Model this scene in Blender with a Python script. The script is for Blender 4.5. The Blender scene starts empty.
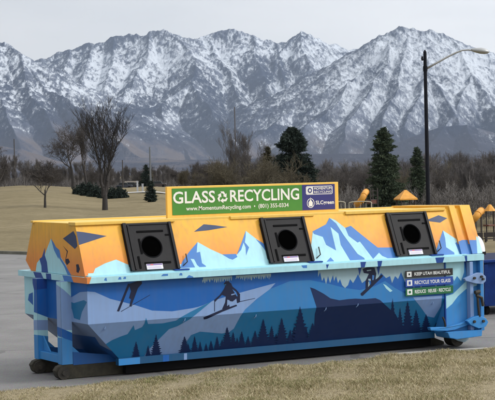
EXPOSURE = 0.14
HAZE = 3.0e-5
import bpy, bmesh, math, random
import numpy as np
from mathutils import Vector, Matrix
from mathutils.geometry import tessellate_polygon
random.seed(7); rng = np.random.default_rng(7)
SC = bpy.context.scene
COL = SC.collection
PI = math.pi

# ------------------------------------------------------------------ camera
F_PX = 1600.0                       # focal length for a 495 px wide frame
YAW, PITCH, ROLL = [math.radians(a) for a in (29.469, -1.037, 1.352)]
CAM = Vector((-8.072, -18.421, 2.621))
FW = Vector((math.sin(YAW)*math.cos(PITCH), math.cos(YAW)*math.cos(PITCH), math.sin(PITCH)))
RT0 = Vector((math.cos(YAW), -math.sin(YAW), 0)); UP0 = RT0.cross(FW)
RT = math.cos(ROLL)*RT0 - math.sin(ROLL)*UP0
UP = math.sin(ROLL)*RT0 + math.cos(ROLL)*UP0
FH = Vector((math.sin(YAW), math.cos(YAW), 0))       # horizontal view direction
cam_d = bpy.data.cameras.new('camera'); cam = bpy.data.objects.new('camera', cam_d); COL.objects.link(cam)
cam_d.sensor_width = 36; cam_d.lens = F_PX*36/495; cam_d.clip_end = 60000; cam_d.clip_start = 0.5
M = Matrix((RT, UP, -FW)).transposed().to_4x4(); M.translation = CAM
cam.matrix_world = M
SC.camera = cam

def ray(px, py): return FW + RT*((px-247.5)/F_PX) - UP*((py-200)/F_PX)
def at(px, py, d): return CAM + ray(px, py)*d
def on_plane(px, py, p0, n):
    q = ray(px, py); return CAM + q*((Vector(p0)-CAM).dot(n)/q.dot(n))
def proj(p):
    d = Vector(p)-CAM; c = d.dot(FW)
    return (247.5+F_PX*d.dot(RT)/c, 200-F_PX*d.dot(UP)/c)

# ------------------------------------------------------------------ terrain height
def smooth(a, b, x):
    t = np.clip((x-a)/(b-a), 0, 1); return t*t*(3-2*t)
def gz_sd(s, d):
    """ground height from sideways offset s and distance d along the view"""
    s = np.asarray(s, float); d = np.asarray(d, float)
    u = s/np.maximum(d, 1)*F_PX + 247.5
    left = 0.0165*np.clip(d-62, 0, 80) + 0.4*smooth(70, 110, d)*np.sin(u/38.0+1.0)*smooth(160, 60, u)
    left = left - 0.9*smooth(150, 260, d)
    right = -2.4*smooth(48, 105, d)
    w = smooth(150, 330, u)
    return left*(1-w) + right*w
def gz(x, y):
    dx, dy = x-CAM.x, y-CAM.y
    return float(gz_sd(dx*RT0.x+dy*RT0.y, dx*FH.x+dy*FH.y))
def ground_at(px, py):
    """first point of the ground seen through a pixel"""
    q = ray(px, py); d = 20.0
    while d < 400:
        p = CAM+q*d
        if p.z <= gz(p.x, p.y): return p
        d += 0.25
    return p
def stand(px, d):
    p = at(px, 170, d); p.z = gz(p.x, p.y); return p

# ------------------------------------------------------------------ materials
def mat(name, rgb, rough=0.6, metal=0.0, var=0.0, vscale=8.0, bump=0.0, bscale=40.0, spec=0.5, rgb2=None, coat=0.0):
    m = bpy.data.materials.new(name); m.use_nodes = True
    nt = m.node_tree; b = nt.nodes['Principled BSDF']
    b.inputs['Roughness'].default_value = rough; b.inputs['Metallic'].default_value = metal
    b.inputs['Specular IOR Level'].default_value = spec
    b.inputs['Coat Weight'].default_value = coat
    b.inputs['Base Color'].default_value = (*rgb, 1)
    tc = nt.nodes.new('ShaderNodeTexCoord')
    if var > 0 or rgb2:
        n = nt.nodes.new('ShaderNodeTexNoise'); n.inputs['Scale'].default_value = vscale
        n.inputs['Detail'].default_value = 8; n.inputs['Roughness'].default_value = .65
        nt.links.new(tc.outputs['Object'], n.inputs['Vector'])
        r = nt.nodes.new('ShaderNodeValToRGB')
        r.color_ramp.elements[0].position = .32; r.color_ramp.elements[1].position = .68
        c2 = rgb2 if rgb2 else tuple(min(1, c*(1+var)) for c in rgb)
        c1 = rgb if rgb2 else tuple(c*(1-var) for c in rgb)
        r.color_ramp.elements[0].color = (*c1, 1); r.color_ramp.elements[1].color = (*c2, 1)
        nt.links.new(n.outputs['Fac'], r.inputs['Fac']); nt.links.new(r.outputs['Color'], b.inputs['Base Color'])
    if bump > 0:
        n = nt.nodes.new('ShaderNodeTexNoise'); n.inputs['Scale'].default_value = bscale; n.inputs['Detail'].default_value = 5
        nt.links.new(tc.outputs['Object'], n.inputs['Vector'])
        bp = nt.nodes.new('ShaderNodeBump'); bp.inputs['Strength'].default_value = bump; bp.inputs['Distance'].default_value = .02
        nt.links.new(n.outputs['Fac'], bp.inputs['Height']); nt.links.new(bp.outputs['Normal'], b.inputs['Normal'])
    return m

def srgb(r, g, b):
    f = lambda c: (c/255/12.92) if c/255 <= .04045 else ((c/255+.055)/1.055)**2.4
    return (f(r), f(g), f(b))
def paint(name, r, g, b, k=1.0, rough=.42):
    """weathered enamel: slight mottling, dust and fine rain streaks"""
    c = tuple(min(.85, v*k) for v in srgb(r, g, b))
    m = bpy.data.materials.new(name); m.use_nodes = True; nt = m.node_tree; L = nt.links
    bs = nt.nodes['Principled BSDF']; bs.inputs['Roughness'].default_value = rough; bs.inputs['Specular IOR Level'].default_value = .3
    tc = nt.nodes.new('ShaderNodeTexCoord')
    n1 = nt.nodes.new('ShaderNodeTexNoise'); n1.inputs['Scale'].default_value = 2.3; n1.inputs['Detail'].default_value = 9; n1.inputs['Roughness'].default_value = .7
    L.new(tc.outputs['Object'], n1.inputs['Vector'])
    mp = nt.nodes.new('ShaderNodeMapping'); mp.inputs['Scale'].default_value = (22, 22, 1.2)
    L.new(tc.outputs['Object'], mp.inputs['Vector'])
    n2 = nt.nodes.new('ShaderNodeTexNoise'); n2.inputs['Scale'].default_value = 1.0; n2.inputs['Detail'].default_value = 6
    L.new(mp.outputs['Vector'], n2.inputs['Vector'])
    mu = nt.nodes.new('ShaderNodeMath'); mu.operation = 'MULTIPLY'
    L.new(n1.outputs['Fac'], mu.inputs[0]); L.new(n2.outputs['Fac'], mu.inputs[1])
    mr = nt.nodes.new('ShaderNodeMapRange'); mr.inputs['From Min'].default_value = .17; mr.inputs['From Max'].default_value = .42
    mr.inputs['To Min'].default_value = 0; mr.inputs['To Max'].default_value = .5
    L.new(mu.outputs[0], mr.inputs['Value'])
    mx = nt.nodes.new('ShaderNodeMix'); mx.data_type = 'RGBA'
    mx.inputs[6].default_value = (*c, 1); dust = (.16, .145, .12)
    lum = sum(c)/3; dk = .02+.34*min(1, lum/.3)
    mx.inputs[7].default_value = (*[a*(.93-dk*.75)+d*dk for a, d in zip(c, dust)], 1)
    L.new(mr.outputs['Result'], mx.inputs[0])
    # chips and scuffs down to primer and rust
    n4 = nt.nodes.new('ShaderNodeTexNoise'); n4.inputs['Scale'].default_value = 7; n4.inputs['Detail'].default_value = 12; n4.inputs['Roughness'].default_value = .82
    L.new(tc.outputs['Object'], n4.inputs['Vector'])
    m4 = nt.nodes.new('ShaderNodeMapRange'); m4.inputs['From Min'].default_value = .665; m4.inputs['From Max'].default_value = .70; m4.inputs['To Max'].default_value = .65
    L.new(n4.outputs['Fac'], m4.inputs['Value'])
    mc = nt.nodes.new('ShaderNodeMix'); mc.data_type = 'RGBA'; mc.name = 'chips'; mc.inputs[7].default_value = (.11, .085, .07, 1)
    L.new(m4.outputs['Result'], mc.inputs[0]); L.new(mx.outputs[2], mc.inputs[6]); L.new(mc.outputs[2], bs.inputs['Base Color'])
    n3 = nt.nodes.new('ShaderNodeTexNoise'); n3.inputs['Scale'].default_value = 1.6; n3.inputs['Detail'].default_value = 3
    L.new(tc.outputs['Object'], n3.inputs['Vector'])
    bp = nt.nodes.new('ShaderNodeBump'); bp.inputs['Strength'].default_value = .6; bp.inputs['Distance'].default_value = .03
    L.new(n3.outputs['Fac'], bp.inputs['Height']); L.new(bp.outputs['Normal'], bs.inputs['Normal'])
    r2 = nt.nodes.new('ShaderNodeMapRange'); r2.inputs['To Min'].default_value = rough-.08; r2.inputs['To Max'].default_value = rough+.25
    L.new(n1.outputs['Fac'], r2.inputs['Value']); L.new(r2.outputs['Result'], bs.inputs['Roughness'])
    return m

# ------------------------------------------------------------------ mesh helpers
class MB:
    def __init__(s): s.v = []; s.f = []; s.m = []
    def face(s, pts, mi=0):
        b = len(s.v); s.v += [tuple(p) for p in pts]; s.f.append(tuple(range(b, b+len(pts)))); s.m.append(mi)
    def box(s, a, b, mi=0):
        x0, y0, z0 = a; x1, y1, z1 = b
        s.hexa([(x0,y0,z0),(x1,y0,z0),(x1,y1,z0),(x0,y1,z0),(x0,y0,z1),(x1,y0,z1),(x1,y1,z1),(x0,y1,z1)], mi)
    def hexa(s, p, mi=0):
        b = len(s.v); s.v += [tuple(q) for q in p]
        for f in ((3,2,1,0),(4,5,6,7),(0,1,5,4),(1,2,6,5),(2,3,7,6),(3,0,4,7)):
            s.f.append(tuple(b+i for i in f)); s.m.append(mi)
    def obox(s, c, ax, ay, az, mi=0):
        c = Vector(c); ax, ay, az = Vector(ax), Vector(ay), Vector(az)
        s.hexa([c-ax-ay-az, c+ax-ay-az, c+ax+ay-az, c-ax+ay-az, c-ax-ay+az, c+ax-ay+az, c+ax+ay+az, c-ax+ay+az], mi)
    def tube(s, pts, rad, n=8, mi=0, cap=True):
        pts = [Vector(p) for p in pts]
        if not hasattr(rad, '__len__'): rad = [rad]*len(pts)
        rings = []
        for i, p in enumerate(pts):
            t = (pts[min(i+1, len(pts)-1)]-pts[max(i-1, 0)]).normalized()
            a = t.orthogonal().normalized() if i == 0 else (a-t*a.dot(t)).normalized()
            c = t.cross(a); b = len(s.v)
            for k in range(n):
                an = 2*PI*k/n; s.v.append(tuple(p+(a*math.cos(an)+c*math.sin(an))*rad[i]))
            rings.append(b)
        for r0, r1 in zip(rings, rings[1:]):
            for k in range(n):
                s.f.append((r0+k, r0+(k+1)%n, r1+(k+1)%n, r1+k)); s.m.append(mi)
        if cap:
            s.f.append(tuple(rings[0]+k for k in reversed(range(n)))); s.m.append(mi)
            s.f.append(tuple(rings[-1]+k for k in range(n))); s.m.append(mi)
    def extrude_poly(s, pts, off, mi=0):
        """closed prism from a polygon and an offset vector"""
        pts = [Vector(p) for p in pts]; off = Vector(off)
        tris = tessellate_polygon([pts]); b = len(s.v); n = len(pts)
        s.v += [tuple(p) for p in pts]+[tuple(p+off) for p in pts]
        for t in tris:
            s.f.append((b+t[0], b+t[1], b+t[2])); s.m.append(mi); s.f.append((b+n+t[2], b+n+t[1], b+n+t[0])); s.m.append(mi)
        for i in range(n):
            j = (i+1) % n; s.f.append((b+i, b+j, b+n+j, b+n+i)); s.m.append(mi)
    def flat(s, pts, mi=0, nrm=None):
        pts = [Vector(p) for p in pts]
        if len(pts) < 3: return
        b = len(s.v); s.v += [tuple(p) for p in pts]
        for t in tessellate_polygon([pts]):
            a, c, d = pts[t[0]], pts[t[1]], pts[t[2]]
            fn = (c-a).cross(d-a)
            if fn.length < 1e-9: continue
            s.f.append((b+t[0], b+t[1], b+t[2]) if nrm is None or fn.dot(nrm) > 0 else (b+t[2], b+t[1], b+t[0])); s.m.append(mi)
    def build(s, name, mats, parent=None, loc=None, smooth_=False, bevel=0, fix=False):
        me = bpy.data.meshes.new(name)
        off = Vector(loc) if loc is not None else Vector((0, 0, 0))
        me.from_pydata([tuple(Vector(v)-off) for v in s.v] if off.length else s.v, [], s.f)
        mats = mats if isinstance(mats, (list, tuple)) else [mats]
        for m_ in mats: me.materials.append(m_)
        me.polygons.foreach_set('material_index', s.m)
        if smooth_: me.polygons.foreach_set('use_smooth', [True]*len(s.f))
        me.update()
        if fix:
            bm = bmesh.new(); bm.from_mesh(me); bmesh.ops.recalc_face_normals(bm, faces=bm.faces); bm.to_mesh(me); bm.free()
        o = bpy.data.objects.new(name, me); COL.objects.link(o)
        if loc is not None: o.location = loc
        if parent is not None:
            o.parent = parent
            o.location = Vector(loc)-parent_world(parent) if loc is not None else -parent_world(parent)
        if bevel:
            bv = o.modifiers.new('bevel', 'BEVEL'); bv.width = bevel; bv.segments = 2; bv.limit_method = 'ANGLE'
        return o
def parent_world(p):
    v = Vector((0, 0, 0))
    while p is not None: v += p.location; p = p.parent
    return v
def tag(o, label=None, cat=None, group=None, kind=None):
    for k, v in (('label', label), ('category', cat), ('group', group), ('kind', kind)):
        if v: o[k] = v
    return o
def empty(name, loc, label, cat, group=None):
    o = bpy.data.objects.new(name, None); COL.objects.link(o); o.location = loc; o.empty_display_size = .2
    return tag(o, label, cat, group)
def copy_tree(o, parent=None):
    c = o.copy(); COL.objects.link(c); c.parent = parent
    for ch in o.children: copy_tree(ch, c)
    return c
def text_mb(mb, s, org, ux, uy, w, h, mi=0, n_off=0.0, bold=0.0, thick=0.0, squeeze=True):
    """lettering fitted into a w x h rectangle whose lower left corner is org"""
    cu = bpy.data.curves.new('txt', 'FONT'); cu.body = s; cu.offset = bold; cu.resolution_u = 3
    o = bpy.data.objects.new('txt', cu); COL.objects.link(o)
    dg = bpy.context.evaluated_depsgraph_get(); me = bpy.data.meshes.new_from_object(o.evaluated_get(dg))
    vs = [v.co.copy() for v in me.vertices]; fs = [tuple(p.vertices) for p in me.polygons]
    bpy.data.objects.remove(o); bpy.data.curves.remove(cu); bpy.data.meshes.remove(me)
    x0, x1 = min(v.x for v in vs), max(v.x for v in vs); y0, y1 = min(v.y for v in vs), max(v.y for v in vs)
    ux, uy = Vector(ux), Vector(uy); nn = ux.cross(uy).normalized(); b = len(mb.v)
    for v in vs:
        mb.v.append(tuple(Vector(org)+ux*((v.x-x0)/(x1-x0)*w)+uy*((v.y-y0)/(y1-y0)*h)+nn*n_off))
    for f in fs: mb.f.append(tuple(b+i for i in f)); mb.m.append(mi)

# clip a pixel polygon to a convex pixel outline
def clip(sub, cl):
    area = sum(cl[i][0]*cl[(i+1) % len(cl)][1]-cl[(i+1) % len(cl)][0]*cl[i][1] for i in range(len(cl)))
    if area < 0: cl = cl[::-1]
    out = list(sub)
    for i in range(len(cl)):
        a, b = cl[i], cl[(i+1) % len(cl)]
        ins = lambda p: (b[0]-a[0])*(p[1]-a[1])-(b[1]-a[1])*(p[0]-a[0]) >= -1e-9
        src, out = out, []
        for j in range(len(src)):
            p, q = src[j], src[(j+1) % len(src)]
            ip, iq = ins(p), ins(q)
            if ip != iq:
                d1 = (b[0]-a[0])*(p[1]-a[1])-(b[1]-a[1])*(p[0]-a[0]); d2 = (b[0]-a[0])*(q[1]-a[1])-(b[1]-a[1])*(q[0]-a[0])
                t = d1/(d1-d2); x = (p[0]+(q[0]-p[0])*t, p[1]+(q[1]-p[1])*t)
            if ip: out.append(p)
            if ip != iq: out.append(x)
        if len(out) < 3: return []
    res = []
    for p in out:
        if not res or (abs(p[0]-res[-1][0])+abs(p[1]-res[-1][1])) > 1e-4: res.append(p)
    return res
# ------------------------------------------------------------------ world and light
W = bpy.data.worlds.new('World'); SC.world = W; W.use_nodes = True
nt = W.node_tree; L = nt.links; bg = nt.nodes['Background']
SUN_EL = math.radians(36)
sun_dir = (RT0*0.97 - FH*0.10).normalized()*math.cos(SUN_EL) + Vector((0, 0, math.sin(SUN_EL)))
sky = nt.nodes.new('ShaderNodeTexSky'); sky.sky_type = 'NISHITA'; sky.sun_disc = False
sky.sun_elevation = SUN_EL; sky.sun_rotation = math.atan2(sun_dir.x, sun_dir.y)
tc = nt.nodes.new('ShaderNodeTexCoord'); mp = nt.nodes.new('ShaderNodeMapping'); mp.inputs['Scale'].default_value = (2.2, 2.2, 9)
L.new(tc.outputs['Generated'], mp.inputs['Vector'])
n = nt.nodes.new('ShaderNodeTexNoise'); n.inputs['Scale'].default_value = 2.6; n.inputs['Detail'].default_value = 5; n.inputs['Roughness'].default_value = .5
L.new(mp.outputs['Vector'], n.inputs['Vector'])
rp = nt.nodes.new('ShaderNodeValToRGB'); L.new(n.outputs['Fac'], rp.inputs['Fac'])
rp.color_ramp.elements[0].position = .34; rp.color_ramp.elements[1].position = .66
rp.color_ramp.elements[0].color = (7.1, 7.2, 7.3, 1); rp.color_ramp.elements[1].color = (8.2, 8.15, 8.1, 1)
# an overcast sky is brighter overhead than at the horizon
sx = nt.nodes.new('ShaderNodeSeparateXYZ'); L.new(tc.outputs['Generated'], sx.inputs[0])
mr = nt.nodes.new('ShaderNodeMapRange'); mr.inputs['From Min'].default_value = .12; mr.inputs['From Max'].default_value = .9
mr.inputs['To Min'].default_value = 1.0; mr.inputs['To Max'].default_value = 1.9; L.new(sx.outputs['Z'], mr.inputs['Value'])
vm = nt.nodes.new('ShaderNodeVectorMath'); vm.operation = 'SCALE'
L.new(rp.outputs['Color'], vm.inputs[0]); L.new(mr.outputs['Result'], vm.inputs['Scale'])
dt = nt.nodes.new('ShaderNodeVectorMath'); dt.operation = 'DOT_PRODUCT'; dt.inputs[1].default_value = (RT0.x, RT0.y, 0)
L.new(tc.outputs['Generated'], dt.inputs[0])
m2_ = nt.nodes.new('ShaderNodeMapRange'); m2_.inputs['From Min'].default_value = -1; m2_.inputs['From Max'].default_value = 1
m2_.inputs['To Min'].default_value = .26; m2_.inputs['To Max'].default_value = 1.78; L.new(dt.outputs['Value'], m2_.inputs['Value'])
m3_ = nt.nodes.new('ShaderNodeMath'); m3_.operation = 'MULTIPLY'; L.new(mr.outputs['Result'], m3_.inputs[0]); L.new(m2_.outputs['Result'], m3_.inputs[1]); L.new(m3_.outputs[0], vm.inputs['Scale'])
mx = nt.nodes.new('ShaderNodeMix'); mx.data_type = 'RGBA'; mx.inputs[0].default_value = .95
L.new(sky.outputs['Color'], mx.inputs[6]); L.new(vm.outputs['Vector'], mx.inputs[7])
L.new(mx.outputs[2], bg.inputs['Color']); bg.inputs['Strength'].default_value = .1
sd = bpy.data.lights.new('sun', 'SUN'); sd.energy = 1.5; sd.angle = math.radians(11); sd.color = (1, .955, .89)
so = bpy.data.objects.new('sun', sd); COL.objects.link(so); so.rotation_euler = sun_dir.to_track_quat('Z', 'Y').to_euler()
SC.view_settings.view_transform = 'Standard'; SC.view_settings.look = 'None'; SC.view_settings.gamma = 1
SC.view_settings.use_curve_mapping = False; SC.view_settings.exposure = EXPOSURE
SC.cycles.use_denoising = True; SC.cycles.max_bounces = 6; SC.cycles.diffuse_bounces = 3; SC.cycles.glossy_bounces = 2
SC.cycles.volume_bounces = 1; SC.cycles.transparent_max_bounces = 6

# ------------------------------------------------------------------ palette of the mural
K = .92
PAL = {
 'pale': paint('paint pale sky blue', 170, 220, 232, K), 'blue': paint('paint mid blue', 64, 124, 196, K),
 'lav': paint('paint lavender', 128, 158, 205, K), 'body': paint('paint cobalt', 16, 92, 172, K),
 'steel': paint('paint steel blue', 46, 122, 186, K), 'teal': paint('paint teal', 28, 112, 162, K),
 'navy': paint('paint navy', 12, 38, 84, K), 'bird': paint('paint slate navy', 52, 68, 104, K),
 'icicle': paint('paint icicle', 150, 178, 190, K), 'deep': paint('paint deep blue', 20, 66, 144, K),
 'azure': paint('paint azure', 54, 134, 200, K), 'black': paint('paint black', 24, 24, 28, K),
 'yellow': paint('paint yellow', 238, 194, 92, K), 'rail': paint('paint rail blue', 22, 80, 122, K), 'rimorange': paint('paint rim orange', 226, 136, 66, K), 'orange': paint('paint orange', 226, 136, 66, K),
 'skier': paint('paint skier', 12, 24, 58, K), 'deepnavy': paint('paint dark sea blue', 24, 84, 150, K), 'grey': paint('paint slate grey', 126, 146, 180, K), 'white': paint('paint white', 226, 228, 230, K),
}
def grad_paint():
    m = paint('paint sunset gradient', 225, 160, 70, 1.0); nt = m.node_tree; L = nt.links
    mx = [n for n in nt.nodes if n.type == 'MIX' and n.name != 'chips'][0]
    g = nt.nodes.new('ShaderNodeNewGeometry'); s = nt.nodes.new('ShaderNodeSeparateXYZ'); L.new(g.outputs['Position'], s.inputs[0])
    r = nt.nodes.new('ShaderNodeMapRange'); r.inputs['From Min'].default_value = 1.33; r.inputs['From Max'].default_value = 2.02
    L.new(s.outputs['Z'], r.inputs['Value'])
    c = nt.nodes.new('ShaderNodeValToRGB'); L.new(r.outputs['Result'], c.inputs['Fac'])
    e = c.color_ramp.elements; e[0].position = .1; e[0].color = (*[v*K for v in srgb(230, 134, 60)], 1)
    e[1].position = .95; e[1].color = (*[v*K for v in srgb(238, 182, 58)], 1)
    k = e.new(.55); k.color = (*[v*K for v in srgb(236, 166, 62)], 1)
    mul = nt.nodes.new('ShaderNodeMix'); mul.data_type = 'RGBA'; mul.inputs[7].default_value = (.22, .17, .11, 1)
    src = mx.inputs[0].links[0].from_socket
    L.new(src, mul.inputs[0]); L.new(c.outputs['Color'], mul.inputs[6])
    sc = nt.nodes.new('ShaderNodeMath'); sc.operation = 'MULTIPLY'; sc.inputs[1].default_value = .6; L.new(src, sc.inputs[0]); L.new(sc.outputs[0], mul.inputs[0])
    L.new(mul.outputs[2], nt.nodes['chips'].inputs[6])
    return m
PAL['sunset'] = grad_paint()
KEYS = list(PAL); MATS = [PAL[k] for k in KEYS]; IX = {k: i for i, k in enumerate(KEYS)}
steel_m = mat('worn dark steel', (.012, .011, .010), .75, .1, rgb2=(.05, .042, .030), vscale=9, bump=.3)
rust_m = mat('rusty rail steel', (.020, .019, .014), .85, .1, rgb2=(.060, .052, .034), vscale=7, bump=.4)
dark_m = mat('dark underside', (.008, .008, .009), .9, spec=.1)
plastic_m = mat('black chute plastic', (.007, .007, .009), .55, var=.35, vscale=5, bump=.06, spec=.22)
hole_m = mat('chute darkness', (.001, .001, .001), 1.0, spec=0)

# ------------------------------------------------------------------ the mural, outlines as (colour, points)
def spruce(cx, top, base, w, k='navy'):
    """ragged spruce silhouette"""
    w *= 1.3; r = random.Random(int(cx*10)); n = 11; L_, R_ = [], []
    for i in range(n):
        t = (i+1)/n; y = top+(base-top)*t; hw = w*.5*t
        R_ += [(cx+hw*.55+r.uniform(-.2, .2), y-(base-top)/n*.25), (cx+hw*(1+r.uniform(-.15, .25)), y)]
        L_ += [(cx-hw*.55+r.uniform(-.2, .2), y-(base-top)/n*.25), (cx-hw*(1+r.uniform(-.15, .25)), y)]
    return (k, [(cx, top)]+R_+L_[::-1])
def icicles(x0, x1, ytop0, ytop1, amp, k, seed, step=2.0):
    r = random.Random(seed); top = [(x0, ytop0), (x1, ytop1)]; bot = []; x = x1
    while x > x0:
        t = (x-x0)/(x1-x0); y = ytop0+(ytop1-ytop0)*t
        w_ = step*r.uniform(.5, 1.5); bot.append((x, y+amp*r.uniform(.15, .5))); bot.append((x-w_*.35, y+amp*r.uniform(.5, 1.25))); bot.append((x-w_*.65, y+amp*r.uniform(.5, 1.1))); x -= w_
    return (k, top+bot+[(x0, ytop0+amp*.3)])
LID = [
 ('pale', [(90,279),(93,274),(95.2,268.5),(105,263.3),(116,259.5),(129,265),(134,270),(134,279)]),
 ('pale', [(130,267),(184,264),(184,280),(130,280)]),
 ('pale', [(180,272),(182,262),(189,252),(197.5,242),(210,249),(222,254.4),(231,258),(237,254.4),(242,242),(245.7,230.8),(255,238),(262,243),(274,250),(276,275),(180,280)]),
 ('blue', [(197.5,242),(196.6,252.6),(200,251.8),(202,263.2),(206,266),(204.5,272),(181,274),(180.5,267),(182,262),(189,252)]),
 ('pale', [(190.5,258.8),(194,259.2),(197,265),(202,269.4),(203,274),(198,273)]),
 ('blue', [(222,254.4),(236,253.9),(237.4,257),(232.5,259.7),(229,258.6)]),
 ('blue', [(245.7,231),(241.6,242.3),(237,254.4),(241,250),(243.5,242.5),(245.5,247.4),(246,255.5),(249,247.4),(244.8,242.3),(245.5,237)]),
 ('blue', [(255.6,239.0),(262,242.5),(268,247),(269,256),(263,247.5)]),
 ('pale', [(88,273.5),(262,263.6),(460,252.8),(460,264),(88,284)]),
 ('bird', [(194,231.7),(203.6,224.3),(214,225.2),(227.3,227),(208,230.3)]),
 ('blue', [(312.5,231.5),(326,224.3),(329.3,218),(338.3,223.6),(345,228),(350.7,225.8),(357.4,231.5),(377.6,247.6),(397,247.4),(400,270),(312,275)]),
 ('pale', [(312.6,231.7),(313.6,234),(322.6,237),(326,245),(336,250.6),(330.4,227),(338.3,233.7),(340.6,245),(350.7,261.8),(352,270),(308,275),(310,255)]),
 ('blue', [(330.4,257.3),(336,263.5),(324.3,264)]),
 ('pale', [(329.3,218),(335,220.2),(345,228),(348.4,236),(357.4,242.7),(359.7,241.6),(373,259),(380,268),(368,268),(364,258),(357.4,254),(344,236),(336,223.6)]),
 ('pale', [(378.8,252.8),(382,256),(389,259),(398,260),(398,270),(372,270),(373,259)]),
 ('bird', [(425,220.7),(438.5,215.2),(447.2,218.2),(440,222.7)]),
 ('pale', [(442.8,230.4),(452,236.5),(462,242.8),(470,250),(474,262),(432,262),(436,250)]),
 ('blue', [(442.8,230.4),(438.3,244),(436,250.7),(437.6,262),(456,262),(454,252.5),(446,247.3),(445,238.3)]),
 ('bird', [(73.5,231),(84,232.2),(106.7,236),(77,245.7),(75,249),(72,240)]),
 ('blue', [(455,243),(462,240),(478,240),(482,250),(476,262),(463,262)]),
]
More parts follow.
